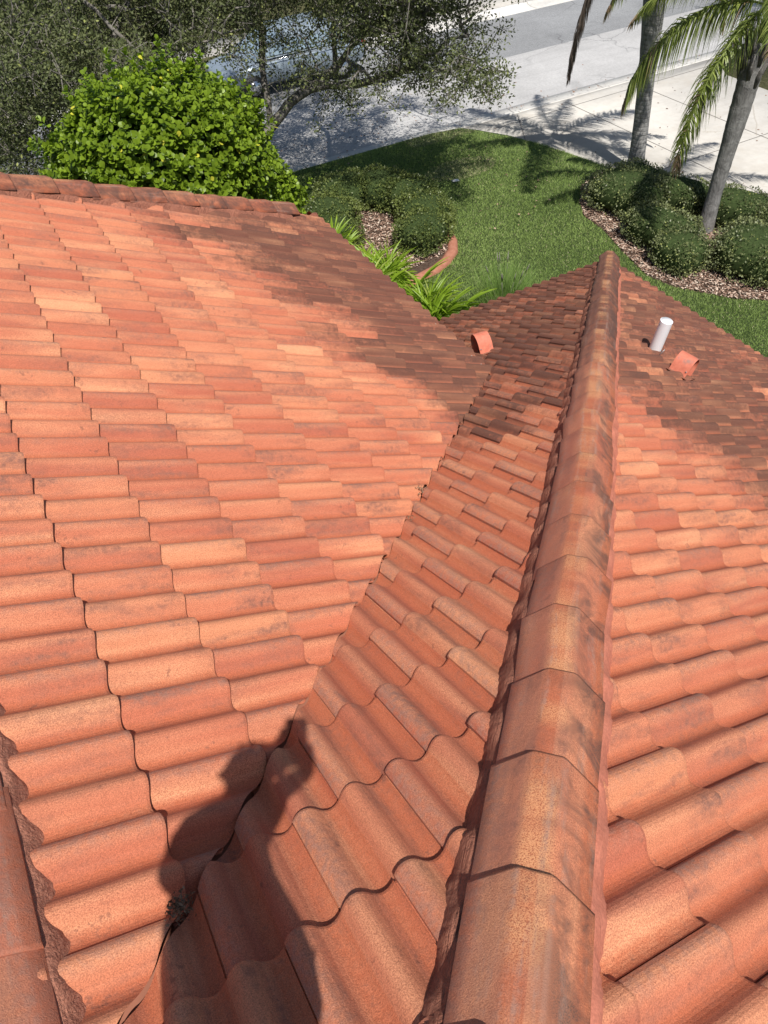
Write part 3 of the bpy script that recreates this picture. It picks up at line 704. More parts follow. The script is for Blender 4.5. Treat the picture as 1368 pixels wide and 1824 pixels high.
BED_R = [(12.40, 13.05), (11.65, 12.83), (11.1, 12.21), (10.76, 11.66), (10.7, 10.95), (10.45, 10.14), (10.2, 9.14), (10.33, 8.52), (10.62, 8.1), (10.9, 7.68), (11.4, 7.26), (12.2, 6.9), (13.4, 6.7), (14.45, 6.7), (14.4, 8), (13.8, 9.5), (13.2, 11), (12.85, 12.3), (12.72, 13.0)]
BED_L = [(8.0, 12.9), (7.80, 12.4), (7.62, 12.0), (7.3, 11.72), (6.9, 11.5), (6.3, 11.42), (5.0, 11.3), (3.6, 9.0), (3.3, 12.0), (4.5, 14.6), (5.6, 15.6), (6.6, 15.9), (7.6, 15.7), (8.3, 14.8), (8.35, 13.7)]
sheet('mulch_bed', BED_R, ZG+.006, MULCH); sheet('mulch_bed', BED_L, ZG+.006, MULCH)

def in_poly(P, poly):
    x, y = P[:, 0], P[:, 1]; c = np.zeros(len(P), bool); n = len(poly)
    for i in range(n):
        x0, y0 = poly[i]; x1, y1 = poly[(i+1) % n]
        cond = ((y0 > y) != (y1 > y)); t = (x1-x0)*(y-y0)/((y1-y0)+1e-12)+x0
        c ^= cond & (x < t)
    return c
def rot_from(axis, up_rand=None, n=None):
    """per instance frames: columns X,Y(=axis),Z"""
    Y = axis/np.linalg.norm(axis, axis=1)[:, None]
    r = rng.normal(size=Y.shape) if up_rand is None else up_rand
    X = np.cross(r, Y); X /= np.linalg.norm(X, axis=1)[:, None]+1e-9; Z = np.cross(X, Y)
    return np.stack([X, Y, Z], axis=2)
def instance(name, tv, tf, R, S, T, mat, parent=None, col=None, smooth=False):
    """tv (k,3) template, R (N,3,3), S (N,) or (N,3), T (N,3)"""
    S = np.asarray(S); S = S[:, None] if S.ndim == 1 else S
    loc = tv[None, :, :]*S[:, None, :]
    V = np.einsum('nij,nkj->nki', R, loc)+T[:, None, :]
    k = len(tv); N_ = len(T); tf = np.asarray(tf)
    F = (tf[None, :, :]+(np.arange(N_)*k)[:, None, None]).reshape(-1, tf.shape[1])
    if col is None: col = rng.random((N_, 2))
    C = np.zeros((N_, k, 4), np.float32); C[:, :, 0] = col[:, None, 0]; C[:, :, 1] = col[:, None, 1]; C[:, :, 3] = 1
    return mesh_obj(name, V.reshape(-1, 3), F, mat, parent, smooth, C.reshape(-1, 4))
# wood chips
def chips(poly, n, seed):
    rg = np.random.default_rng(seed); A = np.array(poly); lo, hi = A.min(0), A.max(0)
    P = rg.uniform(lo, hi, (n*3, 2)); P = P[in_poly(P, poly)][:n]; m = len(P)
    tv = np.array([(-.5, -.5, 0), (.5, -.4, 0), (.4, .5, .1), (-.5, .4, .05)]); tf = np.array([(0, 1, 2, 3)])
    ax = rg.normal(size=(m, 3)); ax[:, 2] *= .25
    R = rot_from(ax, np.tile([0, 0, 1.0], (m, 1))+rg.normal(0, .35, (m, 3)))
    S = np.column_stack([rg.uniform(.012, .03, m), rg.uniform(.03, .085, m), np.full(m, .03)])
    T = np.column_stack([P, np.full(m, ZG+.018)+rg.uniform(0, .03, m)])
    o = instance('wood_chips', tv, tf, R, S, T, CHIP, None, np.column_stack([rg.random(m)**1.2, rg.random(m)]))
    return tag(o, kind='stuff')
tag(chips(BED_R, 16000, 4), 'tan and brown wood chip mulch around the clipped shrubs', 'mulch'); tag(chips([(5.0, 11.6), (7.6, 12.0), (8.1, 13.2), (7.6, 15.2), (6.2, 15.4), (5.2, 14), (4.6, 12)], 7000, 5), 'reddish wood chip mulch inside the ring hedge', 'mulch')

# grass
def grass():
    rg = np.random.default_rng(21)
    reg = [(5.4, 7.0), (12.6, 5.0), (15, 5.0), (14.5, 8), (12.95, 12.5), (12.3, 15.2), (11.5, 16.7), (11.2, 17.16), (10.4, 17.28), (5.0, 17.28), (4.0, 13), (4.6, 9)]
    n = 430000; P = rg.uniform((4, 5), (15, 17.3), (n, 2)); ok = in_poly(P, reg) & ~in_poly(P, BED_R) & ~in_poly(P, BED_L)
    ok &= ~((P[:, 0] < EAVE_BC-.6) & (P[:, 1] < EAVE_BC-.4)); P = P[ok]; m = len(P)
    tv = np.array([(-.5, 0, 0), (.5, 0, 0), (.12, 1, .12)], float); tf = np.array([(0, 1, 2)])
    ax = np.column_stack([rg.normal(0, .55, m), rg.normal(0, .55, m), np.ones(m)]); R = rot_from(ax, rg.normal(size=(m, 3)))
    # patches: darker and paler turf
    ph = np.sin(P[:, 0]*1.7+np.sin(P[:, 1]*1.3)*1.5)+np.sin(P[:, 1]*2.3+P[:, 0]*.7)+rg.normal(0, .9, m)
    c = np.clip(.45+.17*ph, 0, 1)
    dry = (((P[:, 0]-9.9)**2/.9+(P[:, 1]-15.1)**2/.25) < 1) | ((P[:, 1] > 16.7) & (P[:, 0] > 9.6))
    g_ = rg.random(m)*.93; g_[dry & (rg.random(m) < .5)] = .97; g_[rg.random(m) < .035] = .97
    S = np.column_stack([rg.uniform(.007, .014, m), rg.uniform(.025, .058, m), np.full(m, .05)])
    o = instance('grass', tv, tf, R, S, np.column_stack([P, np.full(m, ZG)]), GRASS, None, np.column_stack([c, g_]))
    tag(o, 'short mown green lawn grass between the two planting beds', 'grass', kind='stuff')
grass()

def fallen():
    rg = np.random.default_rng(77); P = []; Z = []
    a = rg.normal((8.0, 18.6), (3.2, 1.3), (420, 2)); a = a[(a[:, 1] > 17.9) & (a[:, 1] < 24)]; P.append(a); Z.append(np.full(len(a), R0+.008))
    b = rg.uniform((-2, 17.25), (20, 17.6), (160, 2)); P.append(b); Z.append(np.full(len(b), ZG+.006))
    c_ = rg.uniform((12.9, 8), (19, 17), (110, 2)); c_ = c_[in_poly(c_, DRV)]; P.append(c_); Z.append(np.full(len(c_), ZG))
    d = rg.uniform((6.5, 12), (12, 17), (130, 2)); P.append(d); Z.append(np.full(len(d), ZG+.07))
    P = np.concatenate(P); Z = np.concatenate(Z); m = len(P); tv = np.array([(-.35, 0, 0), (0, -.5, .05), (.35, 0, 0), (0, .5, .08)]); ax = rg.normal(size=(m, 3)); ax[:, 2] *= .2
    R = rot_from(ax, np.tile([0, 0, 1.0], (m, 1))+rg.normal(0, .25, (m, 3)))
    o = instance('fallen_leaves', tv, np.array([(0, 1, 2, 3)]), R, rg.uniform(.03, .075, m), np.column_stack([P, Z]), CHIP, None, np.column_stack([rg.random(m)*.6, rg.random(m)]))
    tag(o, 'small brown fallen leaves scattered over street, gutter and driveway', 'fallen leaves', kind='stuff')
fallen()
# red edging kerb
ed = MB(); pts = np.array([(8.12, 13.0), (7.93, 12.6), (7.82, 12.25), (7.62, 11.93), (7.30, 11.68), (6.95, 11.52), (6.5, 11.42), (5.9, 11.35), (5.1, 11.3)])
cc_ = [];
for i in range(len(pts)-1):
    for t in np.linspace(0, 1, 6)[:-1]: cc_.append(pts[i]*(1-t)+pts[i+1]*t)
cc_ = np.array(cc_+[pts[-1]]); tg = np.gradient(cc_, axis=0); tg /= np.linalg.norm(tg, axis=1)[:, None]; nr = np.column_stack([-tg[:, 1], tg[:, 0]])
pr = [(-.11, -.05), (-.10, .07), (-.04, .10), (.05, .10), (.10, .06), (.11, -.05)]
V = [(*(cc_[i]+nr[i]*a), ZG+b) for i in range(len(cc_)) for a, b in pr]; k_ = len(pr)
ed.add(V, [(i*k_+j, i*k_+j+1, (i+1)*k_+j+1, (i+1)*k_+j) for i in range(len(cc_)-1) for j in range(k_-1)]+[tuple(range(k_)), tuple((len(cc_)-1)*k_+j for j in range(k_))[::-1]])
eo = ed.build('garden_edging', EDGING); tag(eo, 'curved red concrete garden edging between the ring hedge and the lawn', 'garden edging')

# ------------------------------------------------------------------ PLANTS
LEAF4 = (np.array([(0, 0, 0), (.5, .5, .06), (0, 1, 0), (-.5, .5, .06)], float), np.array([(0, 1, 2, 3)]))
def ico_blob(name, c, r, mat, parent, seed, amp=.08, n=24):
    rg = np.random.default_rng(seed); V = []; F = []
    ph = rg.uniform(0, 6, 6)
    for i in range(n+1):
        th = math.pi*i/n
        for j in range(2*n):
            a = math.pi*j/n; d = np.array([math.sin(th)*math.cos(a), math.sin(th)*math.sin(a), math.cos(th)])
            k = 1+amp*(math.sin(3*a+ph[0])*math.sin(2*th+ph[1])+math.sin(5*d[2]*2+ph[2]+2*a))
            V.append(np.array(c)+d*np.array(r)*k)
    m = 2*n
    for i in range(n):
        for j in range(m): F.append((i*m+j, (i+1)*m+j, (i+1)*m+(j+1) % m, i*m+(j+1) % m))
    return V, F
def hedge(name, blobs, mat, label, cat, group, seed, dens=1150, leaf=(.030, .058)):
    """blobs: (x,y,rx,ry,h,rot)"""
    blobs = [(b[0], b[1], b[2], b[3], b[4]*.90, b[5]) for b in blobs]
    rg = np.random.default_rng(seed); bx = np.mean([b[0] for b in blobs]); by = np.mean([b[1] for b in blobs])
    root = empty(name, (bx, by, ZG)); tag(root, label, cat, group)
    cm = MB(); TT = []; AX = []
    for bi, (x, y, rx, ry, h, ro) in enumerate(blobs):
        cr, sr = math.cos(ro), math.sin(ro); zc = ZG+h*.5; rz = h*.52
        area = 4*math.pi*((rx*ry)**1.6/3+(rx*rz)**1.6/3+(ry*rz)**1.6/3)**(1/1.6); n = int(area*dens)
        d = rg.normal(size=(n, 3)); d /= np.linalg.norm(d, axis=1)[:, None]
        pw = .62   # squarer, clipped shape
        e = np.sign(d)*np.abs(d)**pw; e /= (np.abs(e)**3.2).sum(1)[:, None]**(1/3.2)
        lump = 1+.07*np.sin(7*e[:, 0]+seed+bi)*np.sin(6*e[:, 1]+2)+.055*np.sin(13*e[:, 2]+9*e[:, 0]+bi)*np.sin(11*e[:, 1]+bi)
        s = lump*(1-.16*rg.random(n)**2+.09*rg.random(n)*(rg.random(n) > .85))
        L = e*s[:, None]*np.array([rx, ry, rz])
        P = np.column_stack([x+L[:, 0]*cr-L[:, 1]*sr, y+L[:, 0]*sr+L[:, 1]*cr, zc+L[:, 2]])
        nd = np.column_stack([d[:, 0]*cr-d[:, 1]*sr, d[:, 0]*sr+d[:, 1]*cr, d[:, 2]])
        keep = P[:, 2] > ZG+.02
        TT.append(P[keep]); AX.append((nd+rg.normal(0, .75, nd.shape))[keep])
        V = []; F = []; nn_ = 20
        for i in range(nn_+1):
            th = math.pi*i/nn_
            for j in range(2*nn_):
                a = math.pi*j/nn_; dd = np.array([math.sin(th)*math.cos(a), math.sin(th)*math.sin(a), math.cos(th)])
                ee = np.sign(dd)*np.abs(dd)**pw; ee /= (np.abs(ee)**3.2).sum()**(1/3.2)
                q = ee*np.array([rx, ry, rz])*.86; V.append((x+q[0]*cr-q[1]*sr, y+q[0]*sr+q[1]*cr, zc+q[2]))
        m = 2*nn_; cm.add(V, [(i*m+j, (i+1)*m+j, (i+1)*m+(j+1) % m, i*m+(j+1) % m) for i in range(nn_) for j in range(m)])
    P = np.concatenate(TT); A = np.concatenate(AX); n = len(P)
    R = rot_from(A, rg.normal(size=A.shape)); ln = rg.uniform(*leaf, n)
    pt = .5+.25*np.sin(P[:, 0]*3.1+P[:, 1]*2.2)+rg.normal(0, .25, n)
    instance('foliage', LEAF4[0], LEAF4[1], R, np.column_stack([ln*.62, ln, ln]), P, mat, root, np.column_stack([np.clip(pt, 0, 1), rg.random(n)]))
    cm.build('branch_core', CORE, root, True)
    return root
hedge('clipped_shrub', [(11.70, 11.45, .66, .88, .78, .2)], HEDGE, 'dark clipped shrub at the far left of the mulch bed, below the left palm trunk', 'shrub', 'clipped shrubs in the right bed', 31)
hedge('clipped_shrub', [(11.20, 9.85, .50, .80, .74, .15), (10.92, 9.05, .48, .52, .70, 0)], HEDGE, 'elongated clipped shrub jutting toward the lawn, left of the right palm trunk', 'shrub', 'clipped shrubs in the right bed', 32)
hedge('clipped_shrub', [(11.95, 8.15, .72, .82, .85, .3)], HEDGE, 'large rounded clipped shrub in front of the right palm, nearest the roof', 'shrub', 'clipped shrubs in the right bed', 33)
hedge('clipped_shrub', [(12.35, 11.75, .42, .62, .70, 0), (12.50, 10.75, .45, .7, .75, .4)], HEDGE, 'clipped shrub between the two palm trunks along the driveway edge', 'shrub', 'clipped shrubs in the right bed', 34)
hedge('clipped_shrub', [(13.0, 9.6, .48, .75, .78, .4), (13.4, 8.5, .52, .8, .80, .3), (13.6, 7.5, .55, .7, .8, 0)], HEDGE, 'long clipped shrub behind the right palm trunk, along the driveway edge', 'shrub', 'clipped shrubs in the right bed', 35)
hedge('ring_hedge', [(5.80, 13.7, .52, .60, .55, 0), (6.05, 14.35, .56, .6, .62, .4), (6.75, 14.95, .65, .55, .74, 0), (7.5, 14.65, .6, .6, .74, .6), (7.82, 13.9, .55, .65, .72, 0), (7.72, 13.15, .55, .6, .70, 0), (7.30, 12.55, .60, .50, .66, .4)], HEDGE2, 'low clipped hedge curving round a patch of mulch beside the red edging', 'hedge', None, 36, 1500)

# big leaved bright bush behind the left roof (clusia)
def clusia():
    rg = np.random.default_rng(5)
    c = np.array([1.72, 9.55, -2.20]); root = empty('broadleaf_tree', (c[0], c[1], ZG))
    tag(root, 'bright green bush with thick rounded leaves rising behind the left roof slope', 'bush')
    # obovate leaf template, folded a little along the midrib
    ys = np.array([0, .12, .34, .60, .82, .96, 1.0]); ws = np.array([.04, .10, .27, .40, .36, .17, .0])
    tv = []; zc = -.10*(ys**2)
    for y, w, z in zip(ys, ws, zc): tv += [(-w, y, z+.18*w), (0, y, z), (w, y, z+.18*w)]
    tv = np.array(tv); tf = []
    for i in range(len(ys)-1):
        a = i*3; tf += [(a, a+1, a+4, a+3), (a+1, a+2, a+5, a+4)]
    tf = np.array(tf)
    parts = [(c, (1.33, 1.1, 1.15)), (c+np.array([-.42, .1, -.65]), (1.28, 1.0, 1.0)), (c+np.array([.58, .15, -.85]), (1.14, 1.0, 1.0)), (c+np.array([0, .1, -1.9]), (1.7, 1.2, 1.3))]
    SP = []; SD = []
    for (pc, r) in parts:
        n = 2500; d = rg.normal(size=(n, 3)); d[:, 2] = np.abs(d[:, 2])*.9-.15*rg.random(n); d /= np.linalg.norm(d, axis=1)[:, None]
        s = 1-.22*rg.random(n)**1.5+.05*rg.random(n); s[rg.random(n) < .05] *= 1.14
        lump = 1+.09*np.sin(d[:, 0]*8+d[:, 1]*5+pc[0]*3)*np.sin(d[:, 2]*7+1)
        P = pc+d*np.array(r)*(s*lump)[:, None]
        SP.append(P); SD.append(d*np.array([1, 1, .8])+np.array([0, -.15, .75]))
    for q in ((190, 92, 9.4), (280, 70, 10.2), (352, 88, 10.3), (150, 128, 9.8)):      # long shoots above the dome
        dd = FW+RX*(q[0]-684)/FPX-UP*(q[1]-912)/FPX; dd /= np.linalg.norm(dd); tip = CAM+dd*(q[2]+.6)
        for t in (0, .1, .2, .32): SP.append((tip-np.array([0, 0, t*1.1]))[None]); SD.append(np.array([[.1, -.1, 1.0]]))
    P = np.concatenate(SP); D = np.concatenate(SD)
    # drop shoots buried deep in a neighbouring lobe and anything inside the house
    dep = np.min([np.linalg.norm((P-pc)/np.array(r), axis=1) for pc, r in parts], axis=0)
    keep = (dep > .78) & (P[:, 1] > 7.55); P = P[keep]; D = D[keep]
    D /= np.linalg.norm(D, axis=1)[:, None]; n = len(P)
    T = []; AX = []; UPV = []; SZ = []; CL = []
    a0 = rg.uniform(0, 6.28, n); X = np.cross(D, rg.normal(size=D.shape)); X /= np.linalg.norm(X, axis=1)[:, None]; Y = np.cross(D, X)
    young = rg.random(n)
    for k in range(8):     # opposite pairs, each a quarter turn on
        lvl = k//2; ang = a0+math.pi*(k % 2)+lvl*math.pi/2
        rad = X*np.cos(ang)[:, None]+Y*np.sin(ang)[:, None]
        op = (.42, .75, 1.1, 1.5)[lvl]
        ax = D*math.cos(op)+rad*math.sin(op)+rg.normal(0, .15, D.shape)
        T.append(P-D*(.014+.034*lvl)); AX.append(ax); UPV.append(D*1.0-ax*.2+rg.normal(0, .12, D.shape))
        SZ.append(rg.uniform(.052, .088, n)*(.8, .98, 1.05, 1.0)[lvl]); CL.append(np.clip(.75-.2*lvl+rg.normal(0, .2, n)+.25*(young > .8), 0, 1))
    T = np.concatenate(T); AX = np.concatenate(AX); UPV = np.concatenate(UPV); SZ = np.concatenate(SZ); CL = np.concatenate(CL)
    Yv = AX/np.linalg.norm(AX, axis=1)[:, None]; Xv = np.cross(Yv, UPV); Xv /= np.linalg.norm(Xv, axis=1)[:, None]+1e-9; Zv = np.cross(Xv, Yv)
    R = np.stack([Xv, Yv, Zv], axis=2); G = rg.random(len(T))*.93; G[rg.random(len(T)) < .006] = .97
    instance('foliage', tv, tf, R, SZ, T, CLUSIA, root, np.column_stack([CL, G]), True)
    st = MB(); base = np.array([c[0], c[1]+.1, ZG]); idx = rg.choice(n, 150, replace=False)
    for b_ in range(5):
        a = b_*1.26; p1 = base+np.array([.25*math.cos(a), .25*math.sin(a), .9]); p2 = c+np.array([.55*math.cos(a), .45*math.sin(a), -1.1])
        st.tube([base+np.array([.1*math.cos(a), .1*math.sin(a), -.05]), p1, p2], [.07, .055, .035], 8)
        for i in idx[b_::5]:
            m_ = (p2+P[i])/2+rg.normal(0, .08, 3)-np.array([0, 0, .15]); st.tube([p2, m_, P[i]-D[i]*.12], [.02, .012, .006], 5, caps=False)
    st.build('branches', STEM, root)
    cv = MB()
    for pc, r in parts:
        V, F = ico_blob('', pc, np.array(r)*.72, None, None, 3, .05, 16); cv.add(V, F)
    cv.build('inner_foliage', mat_simple('shaded_inner_leaves', (.018, .04, .008), .95, .1, var=.5, scale=20), root, True)  # core darkened to paint in the shade of gaps between leaves
clusia()

# strap leaved bright plants under the left eave
def strap_plant(x, y, z, seed, nf=7, L=.75, label=''):
    rg = np.random.default_rng(seed); root = empty('strap_leaf_plant', (x, y, ZG)); tag(root, label, 'plant', 'bright strap leaved plants along the left eave')
    V = []; F = []; C = []
    for f in range(nf):
        az = rg.uniform(0, 6.28); spread = rg.uniform(.10, .45); base = np.array([x+rg.normal(0, .14), y+rg.normal(0, .14), z])
        petiole = np.array([math.cos(az)*spread, math.sin(az)*spread, 1.0]); petiole /= np.linalg.norm(petiole)
        hub = base+petiole*rg.uniform(.12, .35)
        sidev = np.cross(petiole, (math.cos(az), math.sin(az), .2)); sidev /= np.linalg.norm(sidev); fwd = np.array([math.cos(az), math.sin(az), 0])
        nb = rg.integers(14, 20)
        for b in range(nb):
            th = (b/(nb-1)-.5)*2.5+rg.normal(0, .05)
            d = petiole*math.cos(th)*.9+sidev*math.sin(th)+fwd*.35; d /= np.linalg.norm(d); ln = L*rg.uniform(.75, 1.15)*(1-.25*abs(th)/1.25)
            wv = np.cross(d, petiole+fwd*.6+rg.normal(0, .2, 3)); wv /= np.linalg.norm(wv)+1e-9; wd = rg.uniform(.013, .022); cr = rg.random(); cg = .96 if rg.random() < .10 else .5
            p = hub.copy(); seg = 7; b0 = len(V)
            for s in range(seg+1):
                t = s/seg; w_ = wd*(math.sin(math.pi*min(1, t*.85+.12)))**.8*(1 if t < 1 else .05)
                V += [p-wv*w_, p+np.cross(wv, d)*w_*.35, p+wv*w_]; C += [(np.clip(.25+.6*t+.3*(cr-.5), 0, 1), cg if t > .55 else .5, 0, 1)]*3
                p = p+d*ln/seg; d = d+np.array([0, 0, -.085*(1+t*1.3)]); d /= np.linalg.norm(d)
            for s in range(seg):
                a = b0+s*3; F += [(a, a+1, a+4, a+3), (a+1, a+2, a+5, a+4)]
    mesh_obj('leaves', V, F, FANLEAF, root, True, C)
    s_ = MB(); s_.tube([(x, y, ZG-.056), (x, y, z+.12)], [.05, .03], 8); s_.build('stem', STEM, root)
sp = [(5.25, 10.55, -5.70, 41, 17, .82, 'largest strap leaved plant with an upright fan, below the red edging'),
      (5.55, 9.72, -5.72, 42, 15, .80, 'arching strap leaved plant nearest where the two roofs meet'),
      (5.50, 9.15, -5.70, 45, 13, .75, 'yellowish strap leaved plant spilling low at the corner of the two roofs'),
      (5.15, 11.25, -5.75, 43, 11, .68, 'shorter strap leaved plant at the edge of the mulch patch'),
      (5.33, 12.62, -5.95, 44, 6, .62, 'small upright strap leaved plant alone at the far end of the eave'),
      (4.80, 10.3, -5.7, 46, 9, .8, 'strap leaved plant tight against the eave behind the largest one')]
for a in sp: strap_plant(*a[:6], label=a[6])

# fountain grass
def tuft():
    rg = np.random.default_rng(8); root = empty('ornamental_grass', (7.10, 9.45, ZG)); tag(root, 'feathery clump of fine ornamental grass on the lawn just beyond the roof eave', 'ornamental grass')
    V = []; F = []; C = []
    for i in range(2200):
        b = np.array([7.10+rg.normal(0, .16), 9.45+rg.normal(0, .16), ZG]); a = rg.uniform(0, 6.28); d = np.array([math.cos(a)*rg.uniform(.05, .6), math.sin(a)*rg.uniform(.05, .6), 1.0]); d /= np.linalg.norm(d)
        ln = rg.uniform(.5, 1.05); wv = np.cross(d, rg.normal(size=3)); wv /= np.linalg.norm(wv); p = b; b0 = len(V); c_ = rg.random(); g_ = rg.random()
        for s in range(6):
            t = s/5; w_ = .0062*(1-t*.8); V += [p-wv*w_, p+wv*w_]; C += [(c_, g_, 0, 1)]*2; p = p+d*ln/5; d = d+np.array([0, 0, -.13*(t+.3)]); d /= np.linalg.norm(d)
        F += [(b0+2*s, b0+2*s+1, b0+2*s+3, b0+2*s+2) for s in range(5)]
    mesh_obj('blades', V, F, TUFT, root, False, C)
    q = MB()
    for i in range(9):
        a = rg.uniform(0, 6.28); d = np.array([math.cos(a)*.35, math.sin(a)*.35, 1]); b = np.array([7.10, 9.45, ZG]); q.tube([b, b+d*.6, b+d*.95+np.array([0, 0, -.05])], .003, 4)
        q.tube([b+d*.92, b+d*1.0, b+d*1.10], [.004, .010, .003], 6)
    q.build('seed_heads', DEADP if False else TWIG, root)
tuft()

# ------------------------------------------------------------------ PALMS
def frond(root, base, az, e0, e1, L, seed, mat=PALM, leafL=.55, n=85, w=.0115, bend=1.0, name='frond', hang=.4, side_bias=0.0):
    rg = np.random.default_rng(seed); az = math.radians(az); hz = np.array([math.sin(az), math.cos(az), 0]); sd_ = np.array([math.cos(az), -math.sin(az), 0])
    K_ = 26; p = np.array(base, float); pts = [p.copy()]; tang = []
    for i in range(K_):
        t = i/(K_-1); e = math.radians(e0+(e1-e0)*t**bend); d = hz*math.cos(e)+np.array([0, 0, math.sin(e)])+sd_*side_bias*t; d /= np.linalg.norm(d); tang.append(d); p = p+d*L/K_; pts.append(p.copy())
    pts = np.array(pts); tang.append(tang[-1]); tang = np.array(tang)
    m = MB(); m.tube(pts, list(np.linspace(.022, .004, K_+1)), 6); V = list(m.V); F = list(m.F); C = [(.45, .3, 0, 1)]*len(V)
    for i in range(int(n)):
        t = .10+.90*i/n; f = t*K_; j = min(int(f), K_-1); q = pts[j]+(pts[j+1]-pts[j])*(f-j); tn = tang[j]
        for s in (-1, 1):
            for _ in range(2):
                ll = leafL*(math.sin(math.pi*min(1, .18+t*.78))**.6)*rg.uniform(.75, 1.15)
                d = sd_*s*rg.uniform(.4, 1.0)+tn*rg.uniform(.3, .7)+np.array([0, 0, rg.uniform(-2.0*hang, .2)]); d /= np.linalg.norm(d)
                wv = np.cross(d, rg.normal(size=3)); wv /= np.linalg.norm(wv); pp_ = q+rg.normal(0, .004, 3); b0 = len(V); cr = rg.random(); brown = .97 if (t > .9 and rg.random() < .8) or rg.random() < .02 else .3
                for k in range(5):
                    u = k/4; w_ = w*(1-u**1.6)*.9+.0012; V += [pp_-wv*w_, pp_+wv*w_]; C += [(cr, brown if u > .2 else min(brown, .9) if brown < .9 else .97, 0, 1)]*2
                    pp_ = pp_+d*ll/4; d = d+np.array([0, 0, -.30-hang*.8]); d /= np.linalg.norm(d)
                F += [(b0+2*k, b0+2*k+1, b0+2*k+3, b0+2*k+2) for k in range(4)]
    return mesh_obj(name, V, F, mat, root, False, C)
def palm(pts, rad, crown, fronds, label, seed, boots=0, bark=None):
    root = empty('palm_tree', tuple(pts[0])); tag(root, label, 'palm tree', 'two palms in the right planting bed')
    P = np.array(pts, float); k = len(P); tt = np.linspace(0, k-1, 46); Q = np.array([[np.interp(t, range(k), P[:, a]) for a in range(3)] for t in tt]); Rr = np.interp(tt, range(k), rad)
    # smooth the polyline
    for _ in range(6): Q[1:-1] = (Q[:-2]+Q[1:-1]*2+Q[2:])/4
    rg = np.random.default_rng(seed); Rr = Rr*(1+.010*np.sin(np.arange(46)*2.1)+rg.normal(0, .012, 46))
    m = MB(); m.tube(Q, list(Rr), 22); m.build('trunk', bark or PALMBARK, root, True)
    if boots:
        b = MB(); top = Q[-1]
        for i in range(boots):
            a = i*2.4; z = -.05-.055*i*.55; d = np.array([math.cos(a), math.sin(a), 0]); i2 = max(0, 45-int(i*.7)); c = Q[i2]; r = Rr[i2]
            b.tube([c+d*r*.8+np.array([0, 0, -.12]), c+d*(r*1.1)+np.array([0, 0, .08]), c+d*(r*1.6)+np.array([0, 0, .26+.1*rg.random()])], [.055, .05, .03], 6)
        b.build('leaf_base', BOOT, root)
    cm = MB(); cm.tube([Q[-1]-np.array([0, 0, .05]), np.array(crown), np.array(crown)+np.array([0, 0, .45])], [Rr[-1], .13, .04], 12); cm.build('crownshaft', mat_simple('crownshaft', (.12, .16, .05), .6), root, True)
    for i, f in enumerate(fronds):
        kw = f[4] if len(f) > 4 else {}
        frond(root, np.array(crown)+np.array([0, 0, .1])+np.array([math.sin(math.radians(f[0])), math.cos(math.radians(f[0])), 0])*.08, *f[:4], seed*50+i, **kw)
palm([(13.0, 12.6, ZG-.1), (12.97, 12.62, -5.3), (12.9, 12.68, -4.0), (12.82, 12.72, -2.9), (12.55, 12.60, -1.9), (12.30, 12.50, -1.35)], [.20, .165, .175, .215, .215, .19], (12.2, 12.45, -1.1),
     [(226, 32, -8, 3.7, dict(n=130, hang=.1, leafL=.62)), (347, 32, -32, 3.1, dict(n=120, hang=.1, leafL=.6)), (88, 35, -40, 2.9, dict(n=120, hang=.1, leafL=.6)), (30, 50, -30, 3.0), (180, 45, -10, 2.8), (270, 48, 10, 2.7), (130, 40, -30, 2.8), (310, 55, 5, 2.7), (60, 70, 10, 2.4), (250, 72, 15, 2.4),
      (331, 5, -88, 3.6, dict(mat=DEADP, name='dead_frond', leafL=.55, n=170, w=.010, bend=.24, hang=.6)),
      (108, 15, -86, 3.2, dict(bend=.5, leafL=.5, hang=.7)), (140, 10, -84, 2.7, dict(bend=.5, leafL=.5))],
     'left of the two palms, smooth grey trunk rising out of the photo', 3)
palm([(12.38, 9.80, ZG-.1), (12.385, 9.79, -5.4), (12.40, 9.77, -4.6), (12.42, 9.75, -3.9), (12.43, 9.735, -3.2), (12.46, 9.70, -2.7)], [.17, .135, .150, .185, .195, .18], (12.50, 9.66, -2.30),
     [(308, 24, -84, 3.1, dict(bend=.78, n=105, leafL=.80, hang=.8)), (262, 22, -90, 3.2, dict(bend=.52, n=110, leafL=.62, hang=.6)), (284, 0, -88, 1.9, dict(bend=.5, mat=DEADP, leafL=.35, n=60, w=.009)), (315, 55, -70, 3.4, dict(bend=1.1)),
      (275, 65, -30, 3.2), (230, 50, -45, 3.2, dict(bend=1.0)), (20, 50, -50, 3.2), (70, 45, -50, 3.2), (120, 50, -50, 3.2), (165, 45, -50, 3.0), (100, 75, 0, 2.6), (345, 30, -60, 3.0)],
     'right of the two palms, leaning slightly, with long drooping green fronds', 4, boots=16, bark=mat_bark('palm_bark_rough', (.13, .125, .12), (.27, .265, .255), 6))

